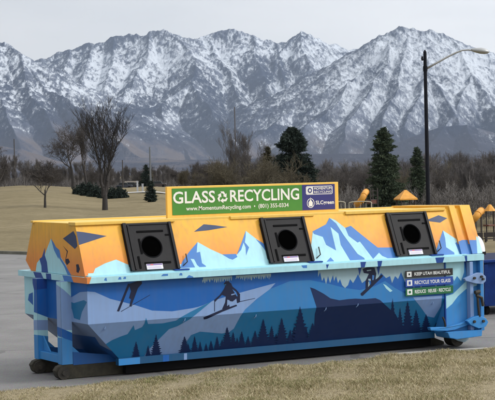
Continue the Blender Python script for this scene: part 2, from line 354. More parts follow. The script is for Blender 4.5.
BODY = [
 ('steel', [(245,309),(256,300),(270,289),(290,281),(310,280),(330,284),(345,288),(360,290),(375,286),(385,281),(395,288),(410,296),(450,298),(450,345),(230,352),(233,328)]),
 ('lav', [(80,291.5),(87,291.3),(95,292),(110,298.7),(135,305),(152,310.5),(172,311.3),(193,308.0),(197,307),(197,315),(180,330),(160,345),(140,366),(80,375)]),
 ('lav', [(196,307.5),(203,305.2),(213.5,300.4),(240.5,292.5),(275.5,283),(270,289),(256.3,299.3),(245,309.4),(240.5,316),(233.8,328.5),(229,332),(222,333.4),(200,331.5),(191,335),(186,342),(186,362),(143,366),(160,340),(190,318)]),
 ('teal', [(104,345),(112,340),(120,336.6),(127.5,334),(133.7,325),(134.8,330),(142,327),(144,324),(162.5,323.2),(176,320.5),(180,317.6),(190,312),(195,309.5),(203,305.4),(212,301),(200,311),(190,319),(177.5,326),(169,329),(163,335),(154,344),(147,351),(142,360),(143,370),(100,370)]),
 ('teal', [(144,325),(146,317.5),(148.7,326)]),
 ('teal', [(186,362),(186,342),(191,335),(200,331.5),(222,333.4),(229,332),(233.8,328.5),(240.5,316),(244,312.6),(300,309.3),(345,306),(395,302),(450,297.6),(450,345),(186,365)]),
 ('icicle', [(318,262),(318,277),(320,272),(322,281),(324,277),(326,284),(328,276),(330,283),(333,275),(334,281),(336,276),(338,283),(340,279),(342,285),(345,288),(348,285),(350,279),(353,283),(356,278),(358,274),(362,283),(366,280),(372,281),(378,278),(381,273),(386,278),(390,276),(392,283),(395,276),(398,279),(401,272),(405,282),(409,279),(414,288),(417,280),(421,288),(424,282),(427,286),(430,279),(436,287),(440,279),(446,283),(448,255)]),
 icicles(203, 232, 277.5, 276, 5.5, 'icicle', 3), icicles(236, 271, 275.6, 273.6, 5, 'icicle', 4),
 ('navy', [(310,287.2),(314.7,288.8),(323.7,293.7),(330.4,298.3),(339.4,300.2),(348,299),(355.2,298.5),(365,299),(375.4,298),(380,300),(386.6,306),(392,311),(395.6,314),(400,323),(405,350),(315,356),(314,327),(314.7,314),(316.5,307),(313.6,298)]),
 ('lav', [(413,297.3),(442,295.5),(441,306),(434,317.5),(427,316),(421,307.5)]),
 spruce(136, 341, 358, 9), spruce(156, 333.7, 356.5, 11), spruce(184.5, 335.5, 353.5, 11),
 spruce(194.5, 335.5, 353, 8), spruce(200, 341, 352, 5), spruce(206, 343, 352, 5), spruce(211, 340, 351.5, 6), spruce(217, 336, 351, 7),
 spruce(227, 326, 350.5, 13), spruce(233, 331, 350, 8), spruce(241.6, 330.8, 349, 9), spruce(248, 335.5, 348.5, 7),
 spruce(222, 339, 351, 7), spruce(237, 337, 349.6, 7), spruce(255, 330, 348.3, 10), spruce(276, 333, 346.5, 8), spruce(294, 326, 345, 9), spruce(306, 326, 344, 9), spruce(188, 343, 353.3, 6), spruce(148, 345, 357, 6),
 spruce(263, 318.4, 347.5, 15), spruce(271.5, 325, 346.5, 9), spruce(281.5, 317.3, 346, 14), spruce(290, 329, 345, 8),
 spruce(300, 306, 344.5, 18), spruce(312.5, 322, 343, 13), spruce(392.5, 298, 336.5, 11), spruce(400, 307, 336, 9),
 spruce(407.5, 300, 335.5, 13), spruce(416, 309, 334.5, 12), spruce(426, 313.7, 334, 12), spruce(436, 322, 333, 8),
 ('deep', [(357,262),(363,262),(359.4,276)]), ('deep', [(375.5,262),(381,262),(378.5,275.6)]),
 ('pale', [(383,283.7),(386,285.2),(392.5,290.8),(390,292),(386,288.4)]),
 ('skier', [(128,283.4),(130.2,284),(119.2,311.5),(116.8,311.2)]), ('skier', [(120.8,311.2),(150,294.6),(150,295.1),(121,311.8)]),
 ('skier', [(128.5,284),(133,282.5),(138,280.8),(141.5,281),(142,283.6),(138,288),(135,296),(132,304),(131.4,306.8),(129.3,305.8),(131,299),(129,298),(131,291),(130,288)]),
 ('skier', [(225,286.3),(223.8,283.5),(225.5,281.2),(228.6,281),(230.2,283),(231,283),(232.5,286.5),(236.2,289.5),(240,294),(240,302),(237,303.2),(236.3,298.5),(232.5,301.5),(228.7,300.8),(229.5,306.7),(225.8,309.8),(222,309),(225,302.3),(225.8,296.3),(222,294.7),(217.5,299.3),(214.5,302.4),(214,300),(219.8,294.8),(223.5,289.5)]),
 ('lav', [(227.2,299.6),(229.5,300.2),(229,304.5),(227,306)]), ('lav', [(231,294.2),(235.4,293.2),(235.2,294.2),(231.4,295.4)]), ('blue', [(232.3,289),(236,292),(237.5,296),(236.8,296.4),(234,292)]), ('teal', [(223.4,284.6),(226,284.3),(226,285.1),(223.8,285.4)]),
 ('skier', [(203.3,317.3),(204,319.3),(207,318.7),(222,311.8),(237,305.9),(236.3,304.5),(222,309.4)]),
 ('skier', [(214.2,302),(214.8,302),(214.8,311.4),(214.2,311.4)]), ('skier', [(240,301.2),(255,298),(255,298.5),(240,301.9)]),
 ('skier', [(360.4,293.5),(361,295.4),(362.7,295.8),(382.6,276.6),(382.6,275),(381.2,274.6)]),
 ('skier', [(362.5,269),(367.5,266.8),(374.4,267.4),(376.2,273.7),(375,282.5),(371.2,285),(370.6,278.7),(368,278.7),(369.4,285.6),(365.6,290),(365.6,280.6),(367,277.5),(368.7,273.7),(363.7,273)]),
 ('icicle', [(368.2,282),(369,281.4),(369.6,285),(368,287)]), ('icicle', [(366.5,270.2),(371,269.6),(371.2,270.4),(367,271.2)]), ('blue', [(372.2,275),(374.2,275.4),(373.4,280),(372.2,280)]),
]
RIM = [
 ('orange', [(84,272),(93,272),(88,288),(84,288)]),
 ('blue', [(104,280.4),(105,278),(106.5,277.6),(107,281)]), ('blue', [(118,279.5),(119,277),(121,277),(121.5,279.5)]), ('blue', [(123,279),(124,276.7),(126,276.6),(126,279)]),
 ('blue', [(161,276.2),(163,274),(168,273.7),(168,275.8)]), ('blue', [(179,275.4),(180,273),(182,273),(182.5,275.4)]), ('blue', [(186,278),(189,275),(193,276.5),(194,279)]),
 ('deep', [(326,264.5),(329,264.3),(327,269.2)]), ('blue', [(299,262),(307,262),(307,268),(303,268)]),
 ('deep', [(360,258),(367,258),(364.5,268),(361,268)]), ('deep', [(377,257),(383,257),(381,267),(378,267)]),
 ('deep', [(402,254),(410,254),(410,259),(404,259)]), ('deep', [(434,252),(446,252),(442,265),(437,265)]), ('deep', [(463,248),(474,248),(471,264),(466,264)]),
]
END_LID = [
 ('pale', [(51,238.5),(47.2,248.2),(45,254),(45,262),(47,280),(58,280),(72,280),(66,265),(60,256),(56,247)]),
 ('deep', [(45,247.5),(42,257),(39.7,258.7),(37.5,273),(38,280),(49,280),(47,262),(44.8,255)]),
 ('pale', [(39.7,259.5),(37,263),(35.5,273),(36,280),(42,280),(41.5,266)]),
 ('blue', [(51,238.5),(54,243),(56,247),(59.5,250),(61,258),(66,266),(74,280),(66,280),(60,262),(57,256),(54,250)]),
 ('pale', [(58.5,257),(64,266),(70,280),(58,280),(60,270)]),
 ('bird', [(63,238.5),(73.5,231),(76,236),(77.5,246),(75,249)]),
 ('skier', [(63,245.5),(66,249),(68,251),(67,255),(66,259),(68.5,258.5),(70,262),(67,265),(65.5,262),(65.5,259.5),(66.4,255),(67,251.5)]),
 ('skier', [(76,264.5),(78.5,264),(80,269),(78.5,273),(76.5,272),(76.5,268)]),
]
END_RIM = [('orange', [(67,268),(92,268),(92,290),(74,290)]), ('deep', [(31,266),(38,266),(46,284),(38,284)]), ('deep', [(45,266),(50,266),(52,284),(47,284)]), ('blue', [(60,268),(68,268),(75,286),(66,286)])]
END_BODY = [
 ('pale', [(20,265),(40,268),(41,283),(38,290),(29,294),(28,300),(34,306),(38,318),(20,320)]),
 ('lav', [(60,296),(70,291),(78,292),(88,291.3),(92,291),(92,330),(60,322)]),
 ('teal', [(60,291),(66,300),(74,303),(84,300),(87,302),(82,312),(80,320),(74,318),(72,309),(62,302)]),
 ('body', [(60,284),(90,284),(90,291.3),(80,292),(70,298),(62,292)]),
]
POST_ART = [('deep', [(30,270),(52,270),(50,290),(45,300),(34,290)]), ('lav', [(30,320),(80,320),(80,330),(30,330)]),
 ('body', [(34,290),(50,288),(50,318),(34,312)]), ('lav', [(56,284),(64,290),(75,300),(75,330),(56,330)]), ('azure', [(30,334),(80,340),(80,390),(30,390)]), ('body', [(56,326),(75,334),(75,342),(58,336)])]

def mural_face(mb, corners, art, base, step=.0005):
    """flat panel given by its 3-D corners, with the painted shapes laid on it as coats of paint"""
    step = .00045
    c = [Vector(p) for p in corners]; nrm = (c[1]-c[0]).cross(c[2]-c[0]).normalized()
    if nrm.dot(CAM-c[0]) < 0: nrm = -nrm
    mb.flat(c, IX[base], nrm)
    outline = [proj(p) for p in c]; done = []
    for k, pts in art:
        q = clip(pts, outline)
        if len(q) < 3: continue
        x0, x1, y0, y1 = min(p[0] for p in q), max(p[0] for p in q), min(p[1] for p in q), max(p[1] for p in q)
        lv = 1+max([l for (a0, a1, b0, b1, l) in done if a0 < x1 and x0 < a1 and b0 < y1 and y0 < b1] or [0])
        done.append((x0, x1, y0, y1, lv)); off = nrm*(step*(lv+.5))
        mb.flat([on_plane(x, y, c[0], nrm)+off for x, y in q], IX[k], nrm)

# ------------------------------------------------------------------ the recycling container
BW = 2.338                                       # outer width
box = empty('recycling_container', (0, 0, 0), 'long mural-painted roll-off glass recycling container with an orange sunset lid and blue mountain scene', 'recycling container')
ZT, ZL, ZF, ZB, ZR = 1.332, 1.256, .737, .15, .235
LT, LB = (.436, 2.003), (.15, 1.335)             # lid slope, top and bottom (y, z)
XR = 6.12
# lid
mb = MB()
mural_face(mb, [(.045, LB[0], LB[1]), (XR, LB[0], LB[1]), (XR, LT[0], LT[1]), (.045, LT[0], LT[1])], LID, 'sunset', .0007)
mural_face(mb, [(.045, .15, 1.335), (.045, .436, 2.003), (.045, 1.87, 2.003), (.045, 2.16, 1.47), (.045, 1.97, 1.335)], END_LID, 'sunset')
mb.flat([(.045, .436, 2.003), (XR, .436, 2.003), (XR, 1.87, 2.003), (.045, 1.87, 2.003)], IX['yellow'], Vector((0, 0, 1)))
mb.flat([(.045, 1.87, 2.003), (XR, 1.87, 2.003), (XR, 2.16, 1.47), (.045, 2.16, 1.47)], IX['sunset'], Vector((0, 1, .5)))
mb.flat([(.045, 2.16, 1.47), (XR, 2.16, 1.47), (XR, 1.97, 1.335), (.045, 1.97, 1.335)], IX['sunset'], Vector((0, 1, -1)))
mb.flat([(XR, .15, 1.335), (XR, .436, 2.003), (XR, 1.87, 2.003), (XR, 2.16, 1.47), (XR, 1.97, 1.335)], IX['sunset'], Vector((1, 0, 0)))
lid = mb.build('lid', MATS, box)
mb = MB()                                        # folded yellow edges of the three lid leaves
for x0, x1, y0, dz in ((.03, 1.46, .395, 0), (2.30, 3.62, .405, .0), (4.14, 5.86, .40, .004), (1.47, 2.29, .43, 0), (3.63, 4.13, .43, 0)):
    mb.box((x0, y0, 1.976+dz), (x1, y0+.22, 2.018+dz))
mb.box((.02, 1.80, 1.99), (XR, 1.89, 2.02))
mb.build('lid_edge', PAL['yellow'], box, bevel=.006)
# end frame of the lid on the right: two raised yellow hoops
sl = Vector((0, LT[0]-LB[0], LT[1]-LB[1])); sn = Vector((0, -sl.z, sl.y)).normalized()
for x0, x1, h in ((5.93, 6.03, .03), (6.12, 6.30, .035)):
    mb = MB()
    a, b = Vector((0, LB[0], LB[1])), Vector((0, LT[0], LT[1]+.02))
    outl = [a+sn*h, b+sn*h+Vector((0, 0, .012)), Vector((0, 1.87, 2.035)), Vector((0, 2.2, 1.45)), Vector((0, 2.1, 1.335))]
    X0, X1 = Vector((x0, 0, 0)), Vector((x1, 0, 0))
    mural_face(mb, [outl[0]+X0, outl[0]+X1, outl[1]+X1, outl[1]+X0], LID[-1:] + [('pale', [(462,254),(492,254),(492,270),(462,270)]), ('pale', [(476,236),(492,250),(492,262),(478,262)])], 'sunset')
    for p, q in zip(outl[1:], outl[2:]):
        mb.flat([p+X0, p+X1, q+X1, q+X0], IX['yellow'])
    mural_face(mb, [p+X0 for p in outl], [('blue', [(440,244),(492,244),(492,272),(440,272)])], 'sunset'); mb.flat([p+X1 for p in outl], IX['sunset'], Vector((1, 0, 0)))
    mb.build('end_hoop', MATS, box)
# rim
mb = MB()
mb.box((0, .001, ZL), (5.93, .12, ZT-.001), IX['pale']); mb.box((0, .121, ZL), (.12, BW, ZT-.001), IX['pale'])
mb.box((.12, BW-.1, ZL), (6.2, BW, ZT-.001), IX['pale'])
mural_face(mb, [(0, -.002, ZL), (5.93, -.002, ZL), (5.93, -.002, ZT), (0, -.002, ZT)], RIM, 'pale', .0005)
mural_face(mb, [(-.002, 0, ZL), (-.002, BW, ZL), (-.002, BW, ZT), (-.002, 0, ZT)], END_RIM, 'pale', .0005)
mural_face(mb, [(0, 0, ZT), (5.93, 0, ZT), (5.93, .12, ZT), (0, .12, ZT)], [RIM[0]], 'pale', .0005)
mb.build('rim', MATS, box)
mb = MB(); mb.box((.06, .10, 1.331), (6.0, .17, 1.352)); mb.build('drip_strip', PAL['pale'], box, bevel=.004)
# body hopper
Yf, Yb, X0, XA = .105, BW-.105, .046, 5.60       # upper box
Yc, Yd, Xc = .40, BW-.40, .60                    # foot of the hopper
mb = MB()
mural_face(mb, [(X0, Yf, ZF), (XA, Yf, ZF), (XA, Yf, ZL), (X0, Yf, ZL)], BODY, 'body', .0006)
mural_face(mb, [(Xc, Yc, ZR), (XA, Yc, ZR), (XA, Yf, ZF), (X0, Yf, ZF)], BODY, 'body', .0006)
mural_face(mb, [(X0, Yf, ZF), (X0, Yf, ZL), (X0, Yb, ZL), (X0, Yb, ZF)], END_BODY, 'body')
mural_face(mb, [(Xc, Yc, ZR), (X0, Yf, ZF), (X0, Yb, ZF), (Xc, Yd, ZR)], [('deepnavy', [(60,333),(72,334),(95,337),(100,345),(130,360),(130,372),(60,372)])], 'grey')
mb.flat([(X0, Yb, ZF), (XA, Yb, ZF), (XA, Yb, ZL), (X0, Yb, ZL)], IX['body'], Vector((0, 1, 0)))
mb.flat([(Xc, Yd, ZR), (XA, Yd, ZR), (XA, Yb, ZF), (X0, Yb, ZF)], IX['body'], Vector((0, 1, -1)))
mb.flat([(Xc, Yc, ZR), (XA, Yc, ZR), (XA, Yd, ZR), (Xc, Yd, ZR)], IX['navy'], Vector((0, 0, -1)))
mb.build('hopper', MATS, box)
# right end box: flat wall down to the foot
mb = MB()
ART_R = [('azure', [(446,300),(452,303),(458,294),(466,287),(482,282),(482,345),(446,345)]),
         ('pale', [(446,296),(452.8,294),(460,287),(466,281),(484,276),(484,283),(466,289),(458,296),(452,304),(446,309)]),
         ('pale', [(446,255),(464,255),(464,272),(461,281),(457,276),(454,281),(452,276),(448,282),(446,280)]),
         ('deep', [(463,255),(472,255),(467,276)])]
mural_face(mb, [(XA, Yf-.004, ZR-.02), (6.235, Yf-.004, ZR-.02), (6.235, Yf-.004, ZL), (XA, Yf-.004, ZL)], ART_R, 'azure')
mb.box((XA, Yf-.001, ZR-.02), (6.235, BW-.1, ZL), IX['azure'])
mb.box((5.935, .012, ZL), (6.245, .125, ZT+.012), IX['pale'])
mb.build('end_wall', MATS, box)
# foot rail
mb = MB()
mural_face(mb, [(Xc-.02, Yc-.03, ZB), (XA, Yc-.03, ZB), (XA, Yc-.03, ZR), (Xc-.02, Yc-.03, ZR)],
    [('azure', [(100,350),(140,350),(140,372),(100,372)]), ('body', [(163,350),(169,350),(169,372),(163,372)]), ('lav', [(184,350),(187,350),(187,372),(184,372)])], 'rail')
mb.box((Xc-.02, Yc-.028, ZB), (XA, Yc+.06, ZR+.006), IX['rail'])
mb.box((Xc-.02, Yd-.06, ZB), (XA, Yd+.03, ZR), IX['teal'])
mb.build('foot_rail', MATS, box)
# seams and stray weld brackets
mb = MB(); mb.box((5.595, Yf-.012, .2), (5.612, Yf+.02, 1.25)); mb.build('corner_weld', PAL['deep'], box)
for px, py in ((103, 330.5), (148, 311.5), (183, 322), (254, 318), (324, 311), (356, 307), (431, 305)):
    n_ = Vector((0, -(ZF-ZR), -(Yc-Yf))).normalized(); p = on_plane(px, py, (XA, Yf, ZF), n_)
    if p.z > ZF: continue
    m2 = MB(); m2.tube([p, p+n_*.02+Vector((.01, -.012, .03)), p+n_*.02+Vector((.018, -.012, .06))], .006, 6); m2.build('tie_hook', PAL['lav'], box)
# posts on the left end
for y0, nm in ((.62, 'near'), (1.43, 'far')):
    mb = MB(); a, b = (-.10, y0, .19), (.046, y0+.13, ZL+.004)
    mb.box(a, (b[0]-.001, b[1], b[2]), IX['lav'])
    mural_face(mb, [(-.102, y0, .19), (-.102, y0+.13, .19), (-.102, y0+.13, ZL), (-.102, y0, ZL)], POST_ART, 'pale', .0004)
    mural_face(mb, [(-.10, y0-.002, .19), (.046, y0-.002, .19), (.046, y0-.002, ZL), (-.10, y0-.002, ZL)], POST_ART, 'pale', .0004)
    mb.build('post', MATS, box)
    g = MB(); g.extrude_poly([(.047, y0+.01, .19), (.30, y0+.01, .19), (.047, y0+.01, .42)], (0, .03, 0)); g.build('gusset_plate', PAL['azure'], box, fix=True)
    g = MB(); g.extrude_poly([(.05, y0-.006, .176), (.80, y0-.006, .176), (.80, y0-.006, .24), (.05, y0-.006, .345)], (0, .02, 0)); g.box((.05, y0+.016, .189), (.74, y0+.12, .232)); g.build('sill_plate', PAL['deepnavy'], box, fix=True)
    s = MB()                                     # skid runner with upturned nose
    s.extrude_poly([(-.16, y0, .17), (-.2, y0, .12), (-.17, y0, .04), (-.1, y0, .005), (5.95, y0, .005), (5.95, y0, .05), (5.6, y0, .187), (-.1, y0, .187)], (0, .10, 0)); s.build('skid_rail', rust_m, box, fix=True, bevel=.006)
    r = MB(); r.tube([(-.09, y0-.025, .085), (-.09, y0+.125, .085)], .083, 24); r.tube([(-.09, y0-.045, .085), (-.09, y0+.14, .085)], .03, 14)
    ro = r.build('roller', steel_m, box, fix=True)
mb = MB(); mb.box((-.08, .755, .195), (.03, 1.425, .30)); mb.extrude_poly([(-.03, 1.42, .30), (-.03, 1.18, .30), (-.03, 1.42, .50)], (.02, 0, 0)); mb.build('cross_beam', PAL['azure'], box, fix=True, bevel=.005)
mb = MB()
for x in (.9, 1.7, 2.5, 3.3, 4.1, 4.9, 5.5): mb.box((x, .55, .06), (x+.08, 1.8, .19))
mb.box((.74, .50, .02), (5.62, .60, .149)); mb.box((.96, 1.74, .03), (5.62, 1.84, .149)); mb.box((.62, .9, .08), (5.9, 1.02, .186)); mb.build('underframe_and_shade_beams', dark_m, box)  # black side beams added to stand in for the shade under the container
# right end: bumper, brackets, latch, wheels
def at_y(pts, y): return [on_plane(px, py, (0, y, 0), Vector((0, 1, 0))) for px, py in pts]
mb = MB(); mb.extrude_poly(at_y([(447.5,332.3),(482.5,329.5),(482,336),(457,339.3),(450,338)], -.03), (0, .33, 0)); mb.build('bumper', PAL['azure'], box, fix=True, bevel=.008)
mb = MB(); mb.extrude_poly(at_y([(430,327.5),(448,327),(470,320.5),(474,323),(455,329.8),(447,331),(431,330.6)], .02), (0, .075, 0)); mb.build('guide_bar', PAL['azure'], box, fix=True, bevel=.008)
mb = MB(); mb.box((5.985, .015, .26), (6.045, .10, 1.24)); mb.build('frame_post', PAL['lav'], box, bevel=.006)
mb = MB(); mb.box((6.175, .02, .24), (6.235, .10, 1.31)); mb.build('frame_post', PAL['azure'], box, bevel=.006)
mb = MB(); mb.extrude_poly(at_y([(464.5,278.6),(471,275.6),(478,272.6),(482,272.8),(486,276.5),(486,281),(483,284),(476,283.6),(466,281)], -.03), (0, .05, 0))
hb = mb.build('hinge_plate', PAL['lav'], box, fix=True, bevel=.006)
for px, py in ((474, 278), (481, 276.6), (482.5, 279)):
    q = at_y([(px, py)], -.03)[0]; mb = MB(); mb.tube([q, q+Vector((0, -.03, 0))], .018, 10); mb.build('bolt', steel_m, hb)
mb = MB(); mb.extrude_poly(at_y([(467,321),(473,317.5),(479,315.5),(486,318),(488.5,322),(486,326.5),(479,328.5),(471,325)], -.05), (0, .07, 0)); hk = mb.build('hook_plate', PAL['azure'], box, fix=True, bevel=.006)
for px, py in ((474, 321.5), (483, 321)):
    q = at_y([(px, py)], -.05)[0]; mb = MB(); mb.tube([q, q+Vector((0, -.025, 0))], .02, 10); mb.build('bolt', steel_m, hk)
mb = MB(); mb.tube([(6.08, -.03, .80), (6.08, -.04, .62), (6.10, -.04, .45)], .018, 8); mb.tube([(6.05, -.04, .76), (6.14, -.05, .72), (6.16, -.05, .60)], .022, 8)
mb.tube([(6.03, -.04, .80), (6.11, -.04, .81)], .03, 8); mb.build('latch', steel_m, box)
mb = MB(); mb.tube([(5.545, .09, .47), (5.55, .06, .42), (5.56, .05, .35), (5.54, .06, .30)], .014, 8); mb.build('safety_hook', steel_m, box)
for y0 in (.30, 1.75):
    w = MB(); w.tube([(5.96, y0, .125), (5.96, y0+.18, .125)], .12, 24); w.tube([(5.96, y0-.02, .125), (5.96, y0+.2, .125)], .04, 12); w.build('wheel', steel_m, box, fix=True)
    g = MB(); g.extrude_poly([(5.80, y0-.04, .16), (6.10, y0-.04, .16), (6.13, y0-.04, .10), (6.05, y0-.04, .06), (5.93, y0-.04, .09)], (0, .02, 0)); g.build('wheel_guard', PAL['icicle'], box, fix=True)
# chutes
eu, ev = Vector((1, 0, 0)), sl.normalized()
lab_m = mat('sticker white', (.72, .70, .76), .5); lab2 = mat('sticker violet', (.16, .10, .30), .5); red_m = mat('sticker red', (.5, .05, .06), .5)
def chute():
    """drop-in chute: local u right, v up the slope, n outwards; origin bottom left"""
    Wd, Hd, T = .71, .655, .018
    P = lambda u, v, n_=0: eu*u + ev*v + sn*n_
    root_mb = MB(); N = 32; cx, cy, r = .37, .325, .140
    ring = [(cx+r*math.cos(2*PI*k/N), cy+r*math.sin(2*PI*k/N)) for k in range(N)]
    outer = []
    for k in range(N):
        a = 2*PI*k/N; c, s_ = math.cos(a), math.sin(a)
        t = min(((Wd-cx) if c > 0 else cx)/abs(c) if abs(c) > 1e-6 else 9, ((Hd-cy) if s_ > 0 else cy)/abs(s_) if abs(s_) > 1e-6 else 9)
        outer.append((cx+c*t, cy+s_*t))
    for k in range(N):
        j = (k+1) % N
        root_mb.face([P(*outer[k], T), P(*outer[j], T), P(*ring[j], T), P(*ring[k], T)])
        root_mb.face([P(*ring[k], T), P(*ring[j], T), P(*ring[j], .004), P(*ring[k], .004)])
        root_mb.face([P(*outer[j], T), P(*outer[k], T), P(*outer[k], 0), P(*outer[j], 0)])
    # corners that the radial fan leaves out
    for cxx, cyy in ((0, 0), (Wd, 0), (Wd, Hd), (0, Hd)):
        near = sorted(outer, key=lambda q: (q[0]-cxx)**2+(q[1]-cyy)**2)[:2]
        root_mb.flat([P(cxx, cyy, T), P(*near[0], T), P(*near[1], T)], 0, sn)
    root_mb.obox(P(.03, Hd/2, T+.015), eu*.022, ev*Hd/2, sn*.02); root_mb.obox(P(.085, Hd/2, T+.006), eu*.010, ev*Hd/2*.94, sn*.012)
    root_mb.obox(P(Wd-.02, Hd/2, T+.01), eu*.018, ev*Hd/2, sn*.016)
    root_mb.obox(P(Wd/2+.02, Hd-.012, T+.004), eu*(Wd/2-.02), ev*.012, sn*.008)
    body = root_mb
    ribs = MB()
    for u0, u1, v0, v1 in ((.20, .58, .525, .55), (.20, .225, .23, .44), (.225, .60, .085, .112), (.14, .165, .03, .20), (.60, .66, .47, .49)):
        ribs.obox(P((u0+u1)/2, (v0+v1)/2, T+.001), eu*(u1-u0)/2, ev*(v1-v0)/2, sn*.007)
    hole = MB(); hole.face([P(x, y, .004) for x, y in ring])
    collar = MB(); NN = 32
    for k in range(NN):
        a, b = 2*PI*k/NN, 2*PI*(k+1)/NN
        q = lambda an, rr, n_: P(cx+rr*math.cos(an), cy+rr*math.sin(an), n_)
        collar.face([q(a, r, T+.0), q(b, r, T+.0), q(b, r+.006, T+.012), q(a, r+.006, T+.012)]); collar.face([q(a, r+.006, T+.012), q(b, r+.006, T+.012), q(b, r+.018, T), q(a, r+.018, T)])
    lb = MB(); z = T+.019
    lb.obox(P(.35, .046, T+.008), eu*.115, ev*.036, sn*.0105, 0)
    lb.face([P(.24, .060, z), P(.46, .060, z), P(.46, .080, z), P(.24, .080, z)], 1)
    lb.face([P(.29, .063, z+.001), P(.33, .063, z+.001), P(.33, .077, z+.001), P(.29, .077, z+.001)], 2)
    for v in (.018, .03, .042): lb.face([P(.25, v, z), P(.44, v, z), P(.44, v+.004, z), P(.25, v+.004, z)], 1)
    rt = body.build('chute_panel', plastic_m); 
    ribs.build('rib', dark_plastic, rt); hole.build('opening', hole_m, rt); collar.build('collar', plastic_m, rt)
    lb.build('label_sticker', [lab_m, lab2, red_m], rt)
    return rt
dark_plastic = mat('dark plastic ribs', (.0015, .0015, .002), .8, spec=.1)
c0 = chute()
for i, x in enumerate((.672, 2.728, 4.79)):
    c = c0 if i == 0 else copy_tree(c0)
    c.parent = box; c.location = Vector((x, .162, 1.362)) + sn*.006
# small wire latches right of each chute
for x in (1.45, 3.50, 5.54):
    mb = MB(); mb.tube([Vector((x, .19, 1.40))+sn*.02, Vector((x+.05, .19, 1.44))+sn*.04, Vector((x+.06, .23, 1.55))+sn*.02], .008, 6); mb.build('chute_latch', steel_m, box)
    mb = MB(); mb.box((x-.16, .09, 1.353), (x+.05, .15, 1.37)); mb.build('hinge_tab', PAL['deep'], box)
# stickers
def px_front(px, py, y=Yf): return on_plane(px, py, (0, y, 0), Vector((0, 1, 0)))
ST = {'black': mat('sticker black', (.012, .012, .014), .4), 'blue': mat('sticker blue', srgb(28, 66, 150), .4), 'green': mat('sticker green', srgb(20, 96, 56), .4)}
whi = mat('lettering white', (.72, .74, .74), .5)
zz = [(1.163, 1.063, 'black', 'KEEP UTAH BEAUTIFUL'), (1.046, .936, 'blue', 'RECYCLE YOUR GLASS'), (.916, .808, 'green', 'REDUCE · REUSE · RECYCLE')]
xa, xb = px_front(404.2, 276).x, px_front(451.6, 273).x
for z1, z0, c, txt in zz:
    mb = MB(); y = Yf-.030
    mb.box((xa, y, z0), (xb, y+.002, z1))
    s = mb.build('sticker', ST[c], box); s['label'] = {'black': 'black slogan sticker with white lettering', 'blue': 'blue slogan sticker with white lettering', 'green': 'green slogan sticker with white lettering'}[c]
    t = MB(); h = z1-z0
    text_mb(t, txt, (xa+.155, y, z0+h*.27), (1, 0, 0), (0, 0, 1), xb-xa-.2, h*.46, 0, .0015, bold=.018)
    t.build('lettering', [whi], s); t = MB()
    # small square emblem
    e = xa+.025; t.box((e, y-.0015, z0+h*.14), (e+h*.8, y-.001, z1-h*.14), 0)
    cx, cz = e+h*.4, (z0+z1)/2
    if c == 'green':
        N = 6; t.face([(cx+h*.2*math.cos(2*PI*k/N), y-.003, cz+h*.2*math.sin(2*PI*k/N)) for k in range(N)][::-1], 1)
    elif c == 'black': t.face([(cx+h*(.22 if k % 2 else .12)*math.cos(2*PI*k/8), y-.003, cz+h*(.22 if k % 2 else .12)*math.sin(2*PI*k/8)) for k in range(8)][::-1], 1)
    else: t.box((cx-h*.15, y-.004, cz-h*.2), (cx+h*.15, y-.003, cz+h*.2), 1)
    t.build('emblem', [whi, ST[c]], s)
# sign board
sy = .90; sx0, sx1, sz0, sz1 = 1.60, 4.345, 2.035, 2.435; xm = on_plane(302, 200, (0, sy, 0), Vector((0, 1, 0))).x; xe = on_plane(334.8, 200, (0, sy, 0), Vector((0, 1, 0))).x
g_m = mat('sign green', srgb(60, 126, 42), .45, var=.06, vscale=3); b_m = mat('sign indigo', srgb(36, 38, 112), .45, var=.06, vscale=3)
mb = MB(); mb.box((sx0, sy, sz0-.03), (sx1, sy+.05, sz1)); sg = mb.build('sign_board', PAL['yellow'], box, bevel=.006)
mb = MB(); mb.box((sx0+.075, sy-.006, sz0+.012), (xm, sy-.001, sz1-.028)); mb.build('green_panel', g_m, sg)
mb = MB(); mb.box((xm+.001, sy-.006, sz0+.012), (xe, sy-.001, sz1-.028)); mb.build('indigo_panel', b_m, sg)
t = MB(); P = lambda px, py: on_plane(px, py, (0, sy-.006, 0), Vector((0, 1, 0)))
a0, a1 = P(173, 205.5), P(214.8, 190.5)
zb = 2.20; zt = 2.365
text_mb(t, 'GLASS', (P(173, 200).x, sy-.006, zb), (1, 0, 0), (0, 0, 1), P(215, 198).x-P(173, 200).x, zt-zb, 0, .003, bold=.018)
t.build('lettering', [whi], sg); t = MB()
text_mb(t, 'RECYCLING', (P(230, 200).x, sy-.006, zb), (1, 0, 0), (0, 0, 1), P(299, 195).x-P(230, 200).x, zt-zb, 0, .003, bold=.018)
t.build('lettering', [whi], sg); t = MB()
text_mb(t, 'www.MomentumRecycling.com  •  (801) 355-0334', (P(186, 210).x, sy-.006, 2.085), (1, 0, 0), (0, 0, 1), P(288.5, 206).x-P(186, 210).x, .075, 0, .003, bold=.012)
t.build('lettering', [whi], sg); t = MB()
